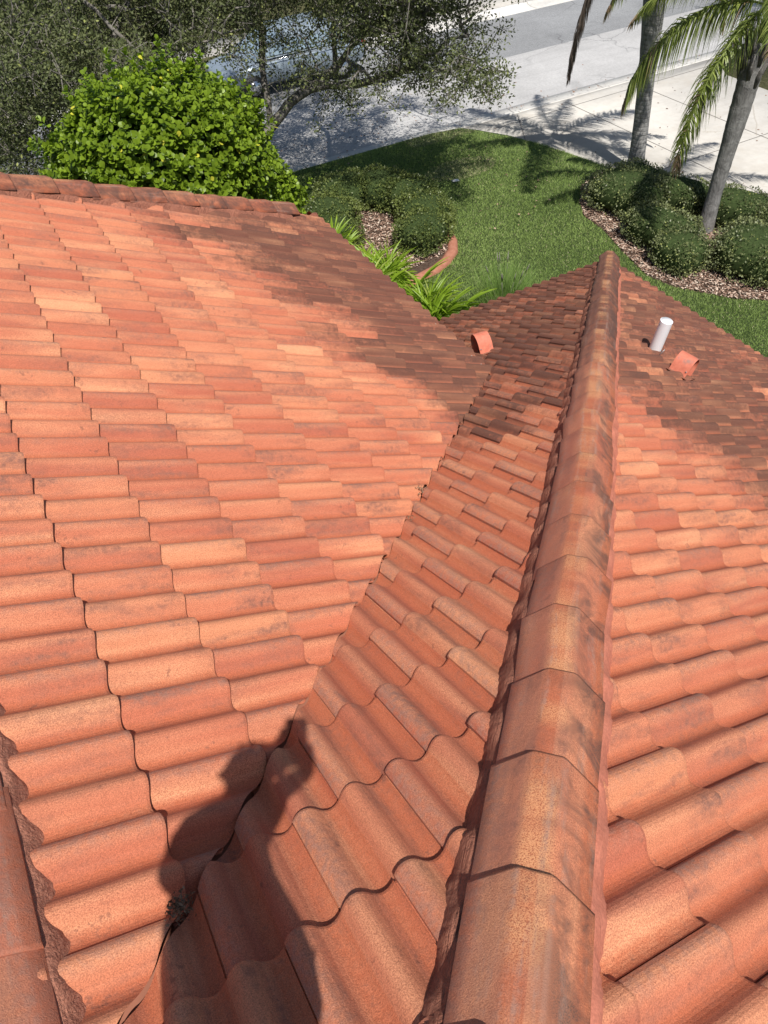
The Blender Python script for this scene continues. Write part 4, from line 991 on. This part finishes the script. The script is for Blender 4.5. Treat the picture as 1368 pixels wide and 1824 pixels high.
# ------------------------------------------------------------------ OAK TREES
def ray_pt(px, py, d):
    v = FW+RX*(px-684)/FPX-UP*(py-912)/FPX; v /= np.linalg.norm(v); return CAM+v*d
def ray_gap(C, seed):
    # an open pocket of the crown round the big limb and toward the street
    q = np.array([5.2, 15.5, -3.9]); d = (C-q)/np.array([1.5, 3.0, 1.3]); return (np.linalg.norm(d, axis=1) > 1) | (np.random.default_rng(seed).random(len(C)) < .22)
def oak(name, base, forks, ells, ncl, nleaf, label, seed, leafS=(.048, .080)):
    rg = np.random.default_rng(seed); root = empty(name, tuple(base)); tag(root, label, 'oak tree', 'oaks by the street')
    # cluster centres in the crown volume, biased to the outside of each mass
    C = []
    wts = np.array([e[1][0]*e[1][1]*e[1][2] for e in ells])**.75; wts /= wts.sum()
    for (c, r, *o), w_ in zip(ells, wts):
        n = int(ncl*w_*(o[0] if o else 1)); d = rg.normal(size=(n, 3)); d /= np.linalg.norm(d, axis=1)[:, None]; s = rg.random(n)**(1/2.6)
        lump = 1+.14*np.sin(d[:, 0]*6+seed)*np.sin(d[:, 1]*5+d[:, 2]*4)
        C.append(np.array(c)+d*(s*lump)[:, None]*np.array(r))
    C = np.concatenate(C); C = C[C[:, 2] > ZG+.9]; C = C[~((C[:, 1] < 8.3) & (C[:, 0] < 3.2))]
    # gaps
    keep = (ray_gap(C, seed)) & ((np.sin(C[:, 0]*1.9+seed)+np.sin(C[:, 1]*2.3)+np.sin(C[:, 2]*2.9+C[:, 0]*1.1)+rg.normal(0, .5, len(C))) > -1.2); C = C[keep]
    # skeleton: forks are limb polylines; grow every cluster to its nearest node
    nodes = []; par = []
    for li, limb in enumerate(forks):
        L = [np.array(p, float) for p in limb]
        for i in range(len(L)-1):
            m_ = max(2, int(np.linalg.norm(L[i+1]-L[i])/.3))
            for k in range(m_):
                nodes.append(L[i]+(L[i+1]-L[i])*k/m_+rg.normal(0, .02, 3)); 
                if i == 0 and k == 0:
                    if li == 0: par.append(-1)
                    else:
                        A = np.array(nodes[:-1]); par.append(int(np.argmin(np.linalg.norm(A-nodes[-1], axis=1))))
                else: par.append(len(nodes)-2)
    A = np.zeros((len(nodes)+len(C)*8, 3)); A[:len(nodes)] = nodes; cnt = len(nodes)
    cen = np.array(forks[0][-1]); order = np.argsort(np.min(np.linalg.norm(C[:, None]-A[None, :cnt], axis=2), axis=1)); tips = []
    for ci in order:
        p = C[ci]; dd = np.linalg.norm(A[:cnt]-p, axis=1); j = int(np.argmin(dd)); a = A[j]; L_ = dd[j]; m_ = min(7, max(1, int(L_/.28)))
        bend = rg.normal(0, .10*L_, 3)+np.array([0, 0, .10*L_]); prev = j
        for k in range(1, m_+1):
            t = k/m_; q = a+(p-a)*t+bend*math.sin(math.pi*t); A[cnt] = q; par.append(prev); prev = cnt; cnt += 1
        tips.append(prev)
    par = np.array(par); load = np.zeros(cnt); load[tips] = 1
    for i in range(cnt-1, 0, -1):
        if par[i] >= 0: load[par[i]] += load[i]
    rad = .0050*np.maximum(load, 1)**.41; rad[:len(nodes)] = np.maximum(rad[:len(nodes)], .04)
    # branch segments as square-ish tubes
    idx = np.nonzero(par >= 0)[0]; a = A[par[idx]]; b = A[idx]; ra = np.minimum(rad[par[idx]], rad[idx]*1.5); rb = rad[idx]
    t = b-a; t /= np.linalg.norm(t, axis=1)[:, None]+1e-9; rf = np.tile([.31, .17, .93], (len(t), 1)); X = np.cross(t, rf); X /= np.linalg.norm(X, axis=1)[:, None]+1e-9; Y = np.cross(t, X)
    NS = 6; V = []
    for P_, r_ in ((a, ra), (b, rb)):
        for s in range(NS):
            th = 2*math.pi*s/NS; V.append(P_+(X*math.cos(th)+Y*math.sin(th))*r_[:, None])
    V = np.stack(V, axis=1).reshape(-1, 3); F = []
    base_i = np.arange(len(idx))*2*NS
    F = np.concatenate([np.stack([base_i+s, base_i+(s+1) % NS, base_i+NS+(s+1) % NS, base_i+NS+s], axis=1) for s in range(NS)])
    big = np.tile(rb > .035, NS)
    mesh_obj('trunk', V, F[big], OAKBARK, root, True); mesh_obj('branches', V, F[~big], TWIG, root, True)
    # twigs + leaves
    n = len(C); nl = nleaf; T = []; AX = []
    Cx = np.repeat(C, nl, axis=0); loc = rg.normal(0, 1, Cx.shape); loc /= np.linalg.norm(loc, axis=1)[:, None]; rr = rg.random(len(Cx))**.6
    T = Cx+loc*rr[:, None]*np.array([.30, .30, .20]); AX = loc+rg.normal(0, .8, loc.shape)+np.array([0, 0, .2])
    R = rot_from(AX, rg.normal(size=AX.shape)); ln = rg.uniform(*leafS, len(T)); cl = np.repeat(rg.random(n), nl)*.5+rg.random(len(T))*.5; gg = rg.random(len(T))*.93; gg[rg.random(len(T)) < .03] = .97
    instance('foliage', LEAF4[0], LEAF4[1], R, np.column_stack([ln*.50, ln, ln]), T, OAK, root, np.column_stack([cl, gg]))
    # bare twigs
    m_ = n*5; Cc = np.repeat(C, 5, axis=0); d = rg.normal(size=(m_, 3)); d /= np.linalg.norm(d, axis=1)[:, None]
    tv = np.array([(-.5, 0, 0), (.5, 0, 0), (.3, .5, .12), (-.3, .5, .12), (0, 1, 0)]); tf = np.array([(0, 1, 2, 3), (3, 2, 4, 4)])
    tf = np.array([(0, 1, 2, 3)])
    tv = np.array([(-.5, 0, 0), (.5, 0, 0), (.25, 1, .1), (-.25, 1, .1)])
    instance('twigs', tv, tf, rot_from(d, rg.normal(size=d.shape)), np.column_stack([np.full(m_, .007), rg.uniform(.15, .36, m_), np.full(m_, .2)]), Cc, TWIG, root)
B1 = np.array([4.7, 15.7, ZG-.1])
limbs1 = [[B1, B1+(0, 0, 1.2), ray_pt(455, 262, 18.6), ray_pt(482, 222, 18.8), ray_pt(520, 185, 18.9), ray_pt(548, 158, 19.0), ray_pt(600, 118, 19.4), ray_pt(650, 50, 19.8), ray_pt(665, -40, 20.2)],
          [ray_pt(482, 222, 18.8), ray_pt(470, 120, 19.2), ray_pt(462, 20, 19.8), ray_pt(440, -120, 20.5)],
          [ray_pt(548, 158, 19.0), ray_pt(640, 150, 18.6), ray_pt(740, 120, 18.2), ray_pt(830, 130, 18.0)],
          [ray_pt(600, 118, 19.4), ray_pt(590, 20, 20.5), ray_pt(560, -100, 21)],
          [B1+(0, 0, 1.2), B1+(-1.0, .4, 3.0), B1+(-2.5, 1.0, 5.0)]]
oak('oak_tree', B1, limbs1, [(ray_pt(560, 40, 18.4), (2.1, 2.3, 1.2), .75), (ray_pt(690, 50, 18.0), (1.9, 1.8, 1.1), .55), (ray_pt(785, 70, 17.8), (1.2, 1.2, .9), .62), (ray_pt(640, 100, 17.6), (1.7, 1.2, .7), .35), (ray_pt(740, -125, 16.8), (2.2, 1.8, .9), 1.3), (ray_pt(870, -120, 17.2), (1.3, 1.3, .8), 1.2), (ray_pt(600, -110, 17.0), (1.8, 1.6, .9), 1.1), (ray_pt(858, 150, 16.9), (.50, .55, .28), 1.5), (ray_pt(820, 120, 16.9), (.8, .8, .5), .8), (ray_pt(730, 165, 16.9), (1.1, 1.1, .35), .7), (ray_pt(600, 170, 18.0), (1.3, 1.2, .5), .35),  # lobes above the view are added to throw shade on the lawn
    (ray_pt(420, 30, 19.0), (2.2, 2.2, 1.6)), (ray_pt(300, 30, 18.5), (2.2, 2.0, 1.5)), (ray_pt(480, 150, 18.5), (.8, 1.0, .7), .5),
    (ray_pt(520, -150, 20.5), (3.2, 3.0, 1.8)), (ray_pt(760, -110, 19.5), (2.6, 2.4, 1.4), .7)], 3900, 50,
    'large oak whose leafy crown hangs over the street to the right of the bright bush', 11)
B2 = np.array([-1.6, 15.4, ZG-.1])
limbs2 = [[B2, B2+(.1, 0, 1.6), B2+(.5, -.3, 3.4), B2+(1.0, -.4, 5.4)], [B2+(.1, 0, 1.6), ray_pt(60, 220, 17.6), ray_pt(150, 150, 17.6), ray_pt(220, 90, 18)], [B2+(.5, -.3, 3.4), ray_pt(20, 130, 17.5), ray_pt(90, 60, 17.5)]]
oak('oak_tree', B2, limbs2, [(ray_pt(120, 60, 18.0), (2.4, 2.2, 1.5)), (ray_pt(20, 140, 17.0), (1.8, 2.0, 1.3), .8), (ray_pt(40, 260, 16.5), (1.3, 1.5, .8), .55), (ray_pt(-160, 80, 17.5), (3, 3, 2)), (ray_pt(200, 170, 18.5), (1.6, 1.6, .9), .6), (ray_pt(60, -120, 19), (3, 3, 2), .8)], 2800, 60,
    'twiggy oak at the left edge of the photo behind the roof ridge', 12)
B3 = np.array([25.5, 18.0-1.6, ZG-.1])
oak('oak_tree', B3, [[B3, B3+(0, 0, 2), B3+(.3, 0, 4.2)]], [(B3+(0, .4, 5.0), (2.6, 2.2, 1.5)), (B3+(-1.2, 1.6, 4.4), (1.6, 1.5, .9))], 700, 30, 'oak beyond the driveway whose shade falls on the street at top right', 13)

# ------------------------------------------------------------------ PARKED CAR beyond the oak
def car():
    root = empty('parked_car', (9.2, 23.3, R0)); tag(root, 'silver blue car parked across the street, glimpsed through the oak leaves', 'car')
    body_m = mat_simple('car_paint', (.30, .36, .42), .25, .7, .3, .04); glass = mat_simple('car_glass', (.25, .33, .40), .05, 1.0, 0, .02); chrome = mat_simple('chrome', (.8, .8, .8), .15, .8, .9, .02)
    cx, cy, z0 = 9.2, 23.3, R0
    sec = [(-2.25, .42, .62, .70), (-2.15, .30, .80, .82), (-1.2, .24, .95, .90), (1.25, .24, 1.0, .90), (2.05, .28, .98, .84), (2.28, .42, .80, .74)]
    V = []; n = 12
    for x, zb, zt, w in sec:
        for i in range(n):
            th = 2*math.pi*(i+.5)/n; c, s = math.cos(th), math.sin(th); sc_ = lambda v: math.copysign(abs(v)**.45, v)
            V.append((cx+x, cy+w*sc_(c), z0+(zb+zt)/2+(zt-zb)/2*sc_(s)))
    m = MB(); m.add(V, [(k*n+i, k*n+(i+1) % n, (k+1)*n+(i+1) % n, (k+1)*n+i) for k in range(len(sec)-1) for i in range(n)]+[tuple(range(n))[::-1], tuple((len(sec)-1)*n+i for i in range(n))]); m.build('body', body_m, root, True)
    def cab(y, zt, k): return [(cx-1.25, cy+y*.80, z0+.95), (cx-.35, cy+y*.66, z0+zt), (cx+1.25, cy+y*.66, z0+zt), (cx+1.95, cy+y*.80, z0+.96)]
    L = cab(-1, 1.48, 0); R = cab(1, 1.48, 0); c_ = MB(); c_.add(L+R, [(0, 3, 2, 1), (4, 5, 6, 7), (1, 2, 6, 5), (0, 1, 5, 4), (2, 3, 7, 6)]); c_.build('cabin', body_m, root)
    for s, q in ((-1, L), (1, R)):
        o = np.array([0, s*.006, 0]); q = [np.array(v) for v in q]; ce = sum(q)/4; w = MB(); w.add([ce+(v-ce)*np.array([.88, 1, .78])+o for v in q], [(0, 3, 2, 1) if s < 0 else (0, 1, 2, 3)]); w.build('side_window', glass, root)
    for a, b in ((0, 1), (3, 2)):
        q = [np.array(L[a]), np.array(L[b]), np.array(R[b]), np.array(R[a])]; ce = sum(q)/4; off = np.array([-.01 if a == 0 else .01, 0, .008]); w = MB(); w.add([ce+(v-ce)*.88+off for v in q], [(0, 1, 2, 3)]); w.build('windscreen' if a == 0 else 'rear_window', glass, root)
    for x in (-1.4, 1.38):
        for s in (-1, 1):
            w = MB(); w.tube([(cx+x, cy+s*.68, z0+.32), (cx+x, cy+s*.90, z0+.32)], .32, 22); wo = w.build('wheel', DARK, root)
            h = MB(); h.tube([(cx+x, cy+s*.89, z0+.32), (cx+x, cy+s*.91, z0+.32)], .19, 16); ho = h.build('rim', chrome, None); ho.parent = wo
    for s in (-1, 1):
        h = MB(); h.box((cx-2.2, cy+s*.60, z0+.66), (.06, .15, .06)); h.build('headlight', glass, root); h = MB(); h.box((cx+2.22, cy+s*.62, z0+.78), (.05, .12, .07)); h.build('tail_light', mat_simple('tail_light', (.4, .02, .02), .2), root)
        b = MB(); b.box((cx+.1, cy+s*.905, z0+.93), (1.5, .008, .012)); b.build('trim', chrome, root)
car()

# ------------------------------------------------------------------ SMALL THINGS
def path_light(x, y, label):
    r = empty('garden_light', (x, y, ZG)); tag(r, label, 'garden light', 'small black garden lights in the mulch')
    m = MB(); m.tube([(x, y, ZG-.02), (x, y, ZG+.16)], .012, 8); m.build('stake', DARK, r)
    m = MB(); m.tube([(x-.03, y-.02, ZG+.13), (x+.07, y+.05, ZG+.20)], [.035, .05], 12); m.build('lamp_head', DARK, r)
path_light(11.71, 12.62, 'small black garden light at the far tip of the mulch bed'); path_light(10.85, 10.60, 'small black garden light at the lawn edge of the mulch bed')
def debris(x, y, z, r, n, seed, label, name='leaf_litter', cols=((.20, .14, .09), (.34, .25, .15))):
    rg = np.random.default_rng(seed); m = MB(); mt = mat_simple(name, cols[0], .9, .2, var=.5, scale=60)
    for i in range(n):
        p = np.array([x, y, z])+rg.normal(0, 1, 3)*np.array([r, r, r*.35]); a = rg.normal(size=3); a /= np.linalg.norm(a); b = np.cross(a, rg.normal(size=3)); b /= np.linalg.norm(b); s = r*rg.uniform(.25, .6)
        c = np.cross(a, b)*s*.3; m.add([p-a*s, p+b*s*.5+c, p+a*s, p-b*s*.5+c], [(0, 1, 2, 3)]); m.add([p-a*s*.8+c, p+b*s*.3, p+a*s*.9+c*2], [(0, 1, 2)])
    o = m.build(name, mt); tag(o, label, 'leaf litter')
debris(-.885, .30, -.100, .0155, 170, 3, 'clump of dry leaf litter in the valley inside the photographer\'s shadow')
debris(.93, 2.13, -1.13, .016, 26, 4, 'pale crumbs of litter stuck halfway down the roof valley')
debris(.71, 1.86, -.99, .012, 20, 5, 'dark pellet of litter in the valley just below the pale crumbs')
wf = MB(); wf.add([(9.28, 14.50, ZG+.07), (9.44, 14.44, ZG+.08), (9.46, 14.54, ZG+.09), (9.31, 14.60, ZG+.07), (9.37, 14.52, ZG+.11)], [(0, 1, 4), (1, 2, 4), (2, 3, 4), (3, 0, 4), (0, 3, 2, 1)])
tag(wf.build('paper_scrap', PVC), 'small white scrap lying on the lawn near the ring hedge', 'litter')

# ------------------------------------------------------------------ PHOTOGRAPHER (behind the camera, throws the shadow)
Fh = np.array([math.sin(YAW), math.cos(YAW), 0]); Rh = np.array([math.cos(YAW), -math.sin(YAW), 0])
def body_pt(r, f, z): return CAM+Rh*r+Fh*f+np.array([0, 0, z])      # right, forward, up, from the lens
phc = CAM-FW*.012-RX*.022-UP*.062
PH = np.column_stack([RX, UP, FW])
def rbox(hx_, hy_, hz_, rc, seg=6):
    out = []
    for sx, sy, a0 in ((1, 1, 0), (-1, 1, 90), (-1, -1, 180), (1, -1, 270)):
        for i in range(seg+1):
            a = math.radians(a0+90*i/seg); out.append((sx*(hx_-rc)+rc*math.cos(a), sy*(hy_-rc)+rc*math.sin(a)))
    return out
ph = empty('phone', tuple(phc)); tag(ph, 'dark phone held up at chest height by the photographer on the roof', 'phone')
m = MB(); o_ = rbox(.0375, .0775, .004, .012); n_ = len(o_)
V = [phc+PH@np.array([x, y, z]) for z in (-.004, .004) for x, y in o_]; m.add(V, [tuple(range(n_))[::-1], tuple(range(n_, 2*n_))]+[(i, (i+1) % n_, n_+(i+1) % n_, n_+i) for i in range(n_)]); m.build('casing', DARK, ph)
m = MB(); o_ = rbox(.035, .075, .001, .010); V = [phc+PH@np.array([x, y, -.0046]) for x, y in o_]; m.add(V, [tuple(range(len(o_)))]); m.build('screen', mat_simple('screen_glass', (.04, .045, .05), .08, .8, var=.01), ph)
m = MB(); m.tube([phc+PH@np.array([.022, .062, .004]), phc+PH@np.array([.022, .062, .0065])], .008, 16); m.build('lens_ring', METAL, ph)

def skinned(name, pts, edges, mat, parent, sub=2, root_i=0):
    me = bpy.data.meshes.new(name); me.from_pydata([tuple(p[:3]) for p in pts], edges, []); me.update(); o = bpy.data.objects.new(name, me); COL.objects.link(o)
    md = o.modifiers.new('skin', 'SKIN'); md.use_smooth_shade = True; md.branch_smoothing = .6
    for i, p in enumerate(pts):
        sv = me.skin_vertices[0].data[i]; sv.radius = (p[3], p[4] if len(p) > 4 else p[3]); sv.use_root = (i == root_i)
    s = o.modifiers.new('sub', 'SUBSURF'); s.levels = sub; s.render_levels = sub
    dg = bpy.context.evaluated_depsgraph_get(); dg.update(); nm = bpy.data.meshes.new_from_object(o.evaluated_get(dg)); o.modifiers.clear(); o.data = nm; nm.materials.clear(); nm.materials.append(mat)
    if parent: o.parent = parent; o.matrix_parent_inverse = Matrix.Translation(-Vector(parent.location))
    return o
FEETZ = -1.50
pr_ = empty('person', tuple(body_pt(-.215, -.27, -1.52))); tag(pr_, 'person standing on the roof with a raised phone, seen only as a shadow', 'person')
SKIN = mat_simple('skin', (.50, .30, .22), .55, .4, var=.05); SHIRT = mat_simple('shirt_cloth', (.12, .16, .22), .9, .2); TROUS = mat_simple('trouser_cloth', (.16, .14, .11), .9, .2); HAIR = mat_simple('hair', (.05, .035, .025), .7)
def bp(r, f, z, a, b=None): p = body_pt(r, f, z); return (*p, b or a, a)
sk = [bp(-.225, -.27, -.64, .130, .11), bp(-.245, -.27, -.42, .115, .10), bp(-.255, -.25, -.21, .115, .10), bp(-.215, -.245, -.08, .080, .07), bp(-.185, -.24, -.01, .056), bp(-.162, -.225, .04, .060, .065), bp(-.152, -.22, .10, .080, .090), bp(-.148, -.222, .165, .064, .074)]
ed_ = [(i, i+1) for i in range(7)]
hand_c = phc-FW*.004+RX*.043-UP*.045
def P3(v, r): return (*v, r, r)
sk += [bp(-.180, -.20, -.155, .055), bp(-.175, -.15, -.36, .042), P3(body_pt(-.095, -.09, -.235), .036), P3(hand_c-np.array([0, 0, .055])-Rh*.012-Fh*.02, .025), P3(hand_c, .022)]
ed_ += [(2, 8), (8, 9), (9, 10), (10, 11), (11, 12)]
hand_l = phc-FW*.004-RX*.046+UP*.005
sk += [bp(-.345, -.28, -.105, .058), bp(-.365, -.25, -.38, .042), P3(body_pt(-.17, -.135, -.13), .038), P3(body_pt(-.115, -.085, -.045), .028), P3(hand_l, .022)]
ed_ += [(2, 13), (13, 14), (14, 15), (15, 16), (16, 17)]
for s, off in ((1, .10), (-1, -.10)):
    b = len(sk); sk += [bp(-.215+off*.85, -.28, -.74, .080), bp(-.215+off*1.25, -.25, -1.07, .062), bp(-.215+off*1.3, -.31, -1.40, .042), bp(-.215+off*1.3, -.30, -1.49, .040), bp(-.215+off*1.35, -.19, -1.51, .035)]
    ed_ += [(0, b), (b, b+1), (b+1, b+2), (b+2, b+3), (b+3, b+4)]
# fingers: four round the back edge of the phone, thumb on the front
for hi, hc_, sg in ((12, hand_c, 1), (17, hand_l, -1)):
    for q in range(4):
        o0 = hc_+UP*(.030-.020*q)+RX*sg*.004; L = (.040, .045, .042, .034)[q]; b = len(sk)
        sk += [P3(o0+FW*.014, .0088), P3(o0+FW*.022-RX*sg*L*.45, .0082), P3(o0+FW*.020-RX*sg*L*.9, .0072)]; ed_ += [(hi, b), (b, b+1), (b+1, b+2)]
    b = len(sk); sk += [P3(hc_-FW*.014+UP*.008, .011), P3(hc_-FW*.020+UP*.028-RX*sg*.018, .0095), P3(hc_-FW*.018+UP*.045-RX*sg*.030, .0080)]; ed_ += [(hi, b), (b, b+1), (b+1, b+2)]
skinned('body', sk, ed_, SKIN, pr_, 2)
# clothes
sh = [bp(-.215, -.27, -.88, .225, .15), bp(-.222, -.27, -.55, .205, .14), bp(-.262, -.27, -.34, .165, .125), bp(-.262, -.25, -.21, .125, .11), bp(-.215, -.245, -.075, .095, .085), bp(-.180, -.20, -.15, .068), bp(-.175, -.15, -.36, .052), bp(-.335, -.28, -.095, .072), bp(-.360, -.25, -.38, .055), P3(body_pt(-.095, -.09, -.235), .046), P3(body_pt(-.16, -.13, -.12), .066), P3(body_pt(-.118, -.09, -.035), .060), P3(body_pt(-.074, -.08, -.125), .058)]
skinned('shirt', sh, [(0, 1), (1, 2), (2, 3), (3, 4), (3, 5), (5, 6), (3, 7), (7, 8), (6, 9), (8, 10), (10, 11), (11, 12)], SHIRT, pr_)
tr = [bp(-.222, -.27, -.72, .120, .11)]
for off in (.10, -.10): tr += [bp(-.22+off*.8, -.28, -.78, .090), bp(-.215+off*1.25, -.25, -1.07, .082), bp(-.215+off*1.3, -.31, -1.43, .066)]
skinned('trousers', tr, [(0, 1), (1, 2), (2, 3), (0, 4), (4, 5), (5, 6)], TROUS, pr_)
for off in (.10, -.10):
    skinned('shoe', [bp(-.215+off*1.3, -.34, -1.50, .048, .045), bp(-.215+off*1.32, -.23, -1.515, .046, .036), bp(-.215+off*1.38, -.14, -1.525, .038, .028)], [(0, 1), (1, 2)], DARK, pr_)
skinned('hair', [bp(-.155, -.262, .08, .055, .06), bp(-.152, -.255, .145, .080, .086), bp(-.148, -.235, .185, .070, .078)], [(0, 1), (1, 2)], HAIR, pr_)
fc = MB(); hc0 = body_pt(-.152, -.215, .085)
for s in (-1, 1):
    fc.tube([hc0+Rh*s*.03+Fh*.082+np.array([0, 0, .02]), hc0+Rh*s*.03+Fh*.088+np.array([0, 0, .02])], .009, 10, m=1)
    fc.tube([hc0+Rh*s*.072+np.array([0, 0, -.015]), hc0+Rh*s*.082+Fh*-.005+np.array([0, 0, .02])], [.008, .012], 8)
fc.tube([hc0+Fh*.085+np.array([0, 0, .02]), hc0+Fh*.104+np.array([0, 0, -.015])], [.007, .013], 8); fc.tube([hc0-Rh*.022+Fh*.080-np.array([0, 0, .05]), hc0+Rh*.022+Fh*.080-np.array([0, 0, .05])], .006, 8, m=2)
fc.build('face', [SKIN, DARK, mat_simple('lips', (.42, .17, .14), .5)], pr_, True)
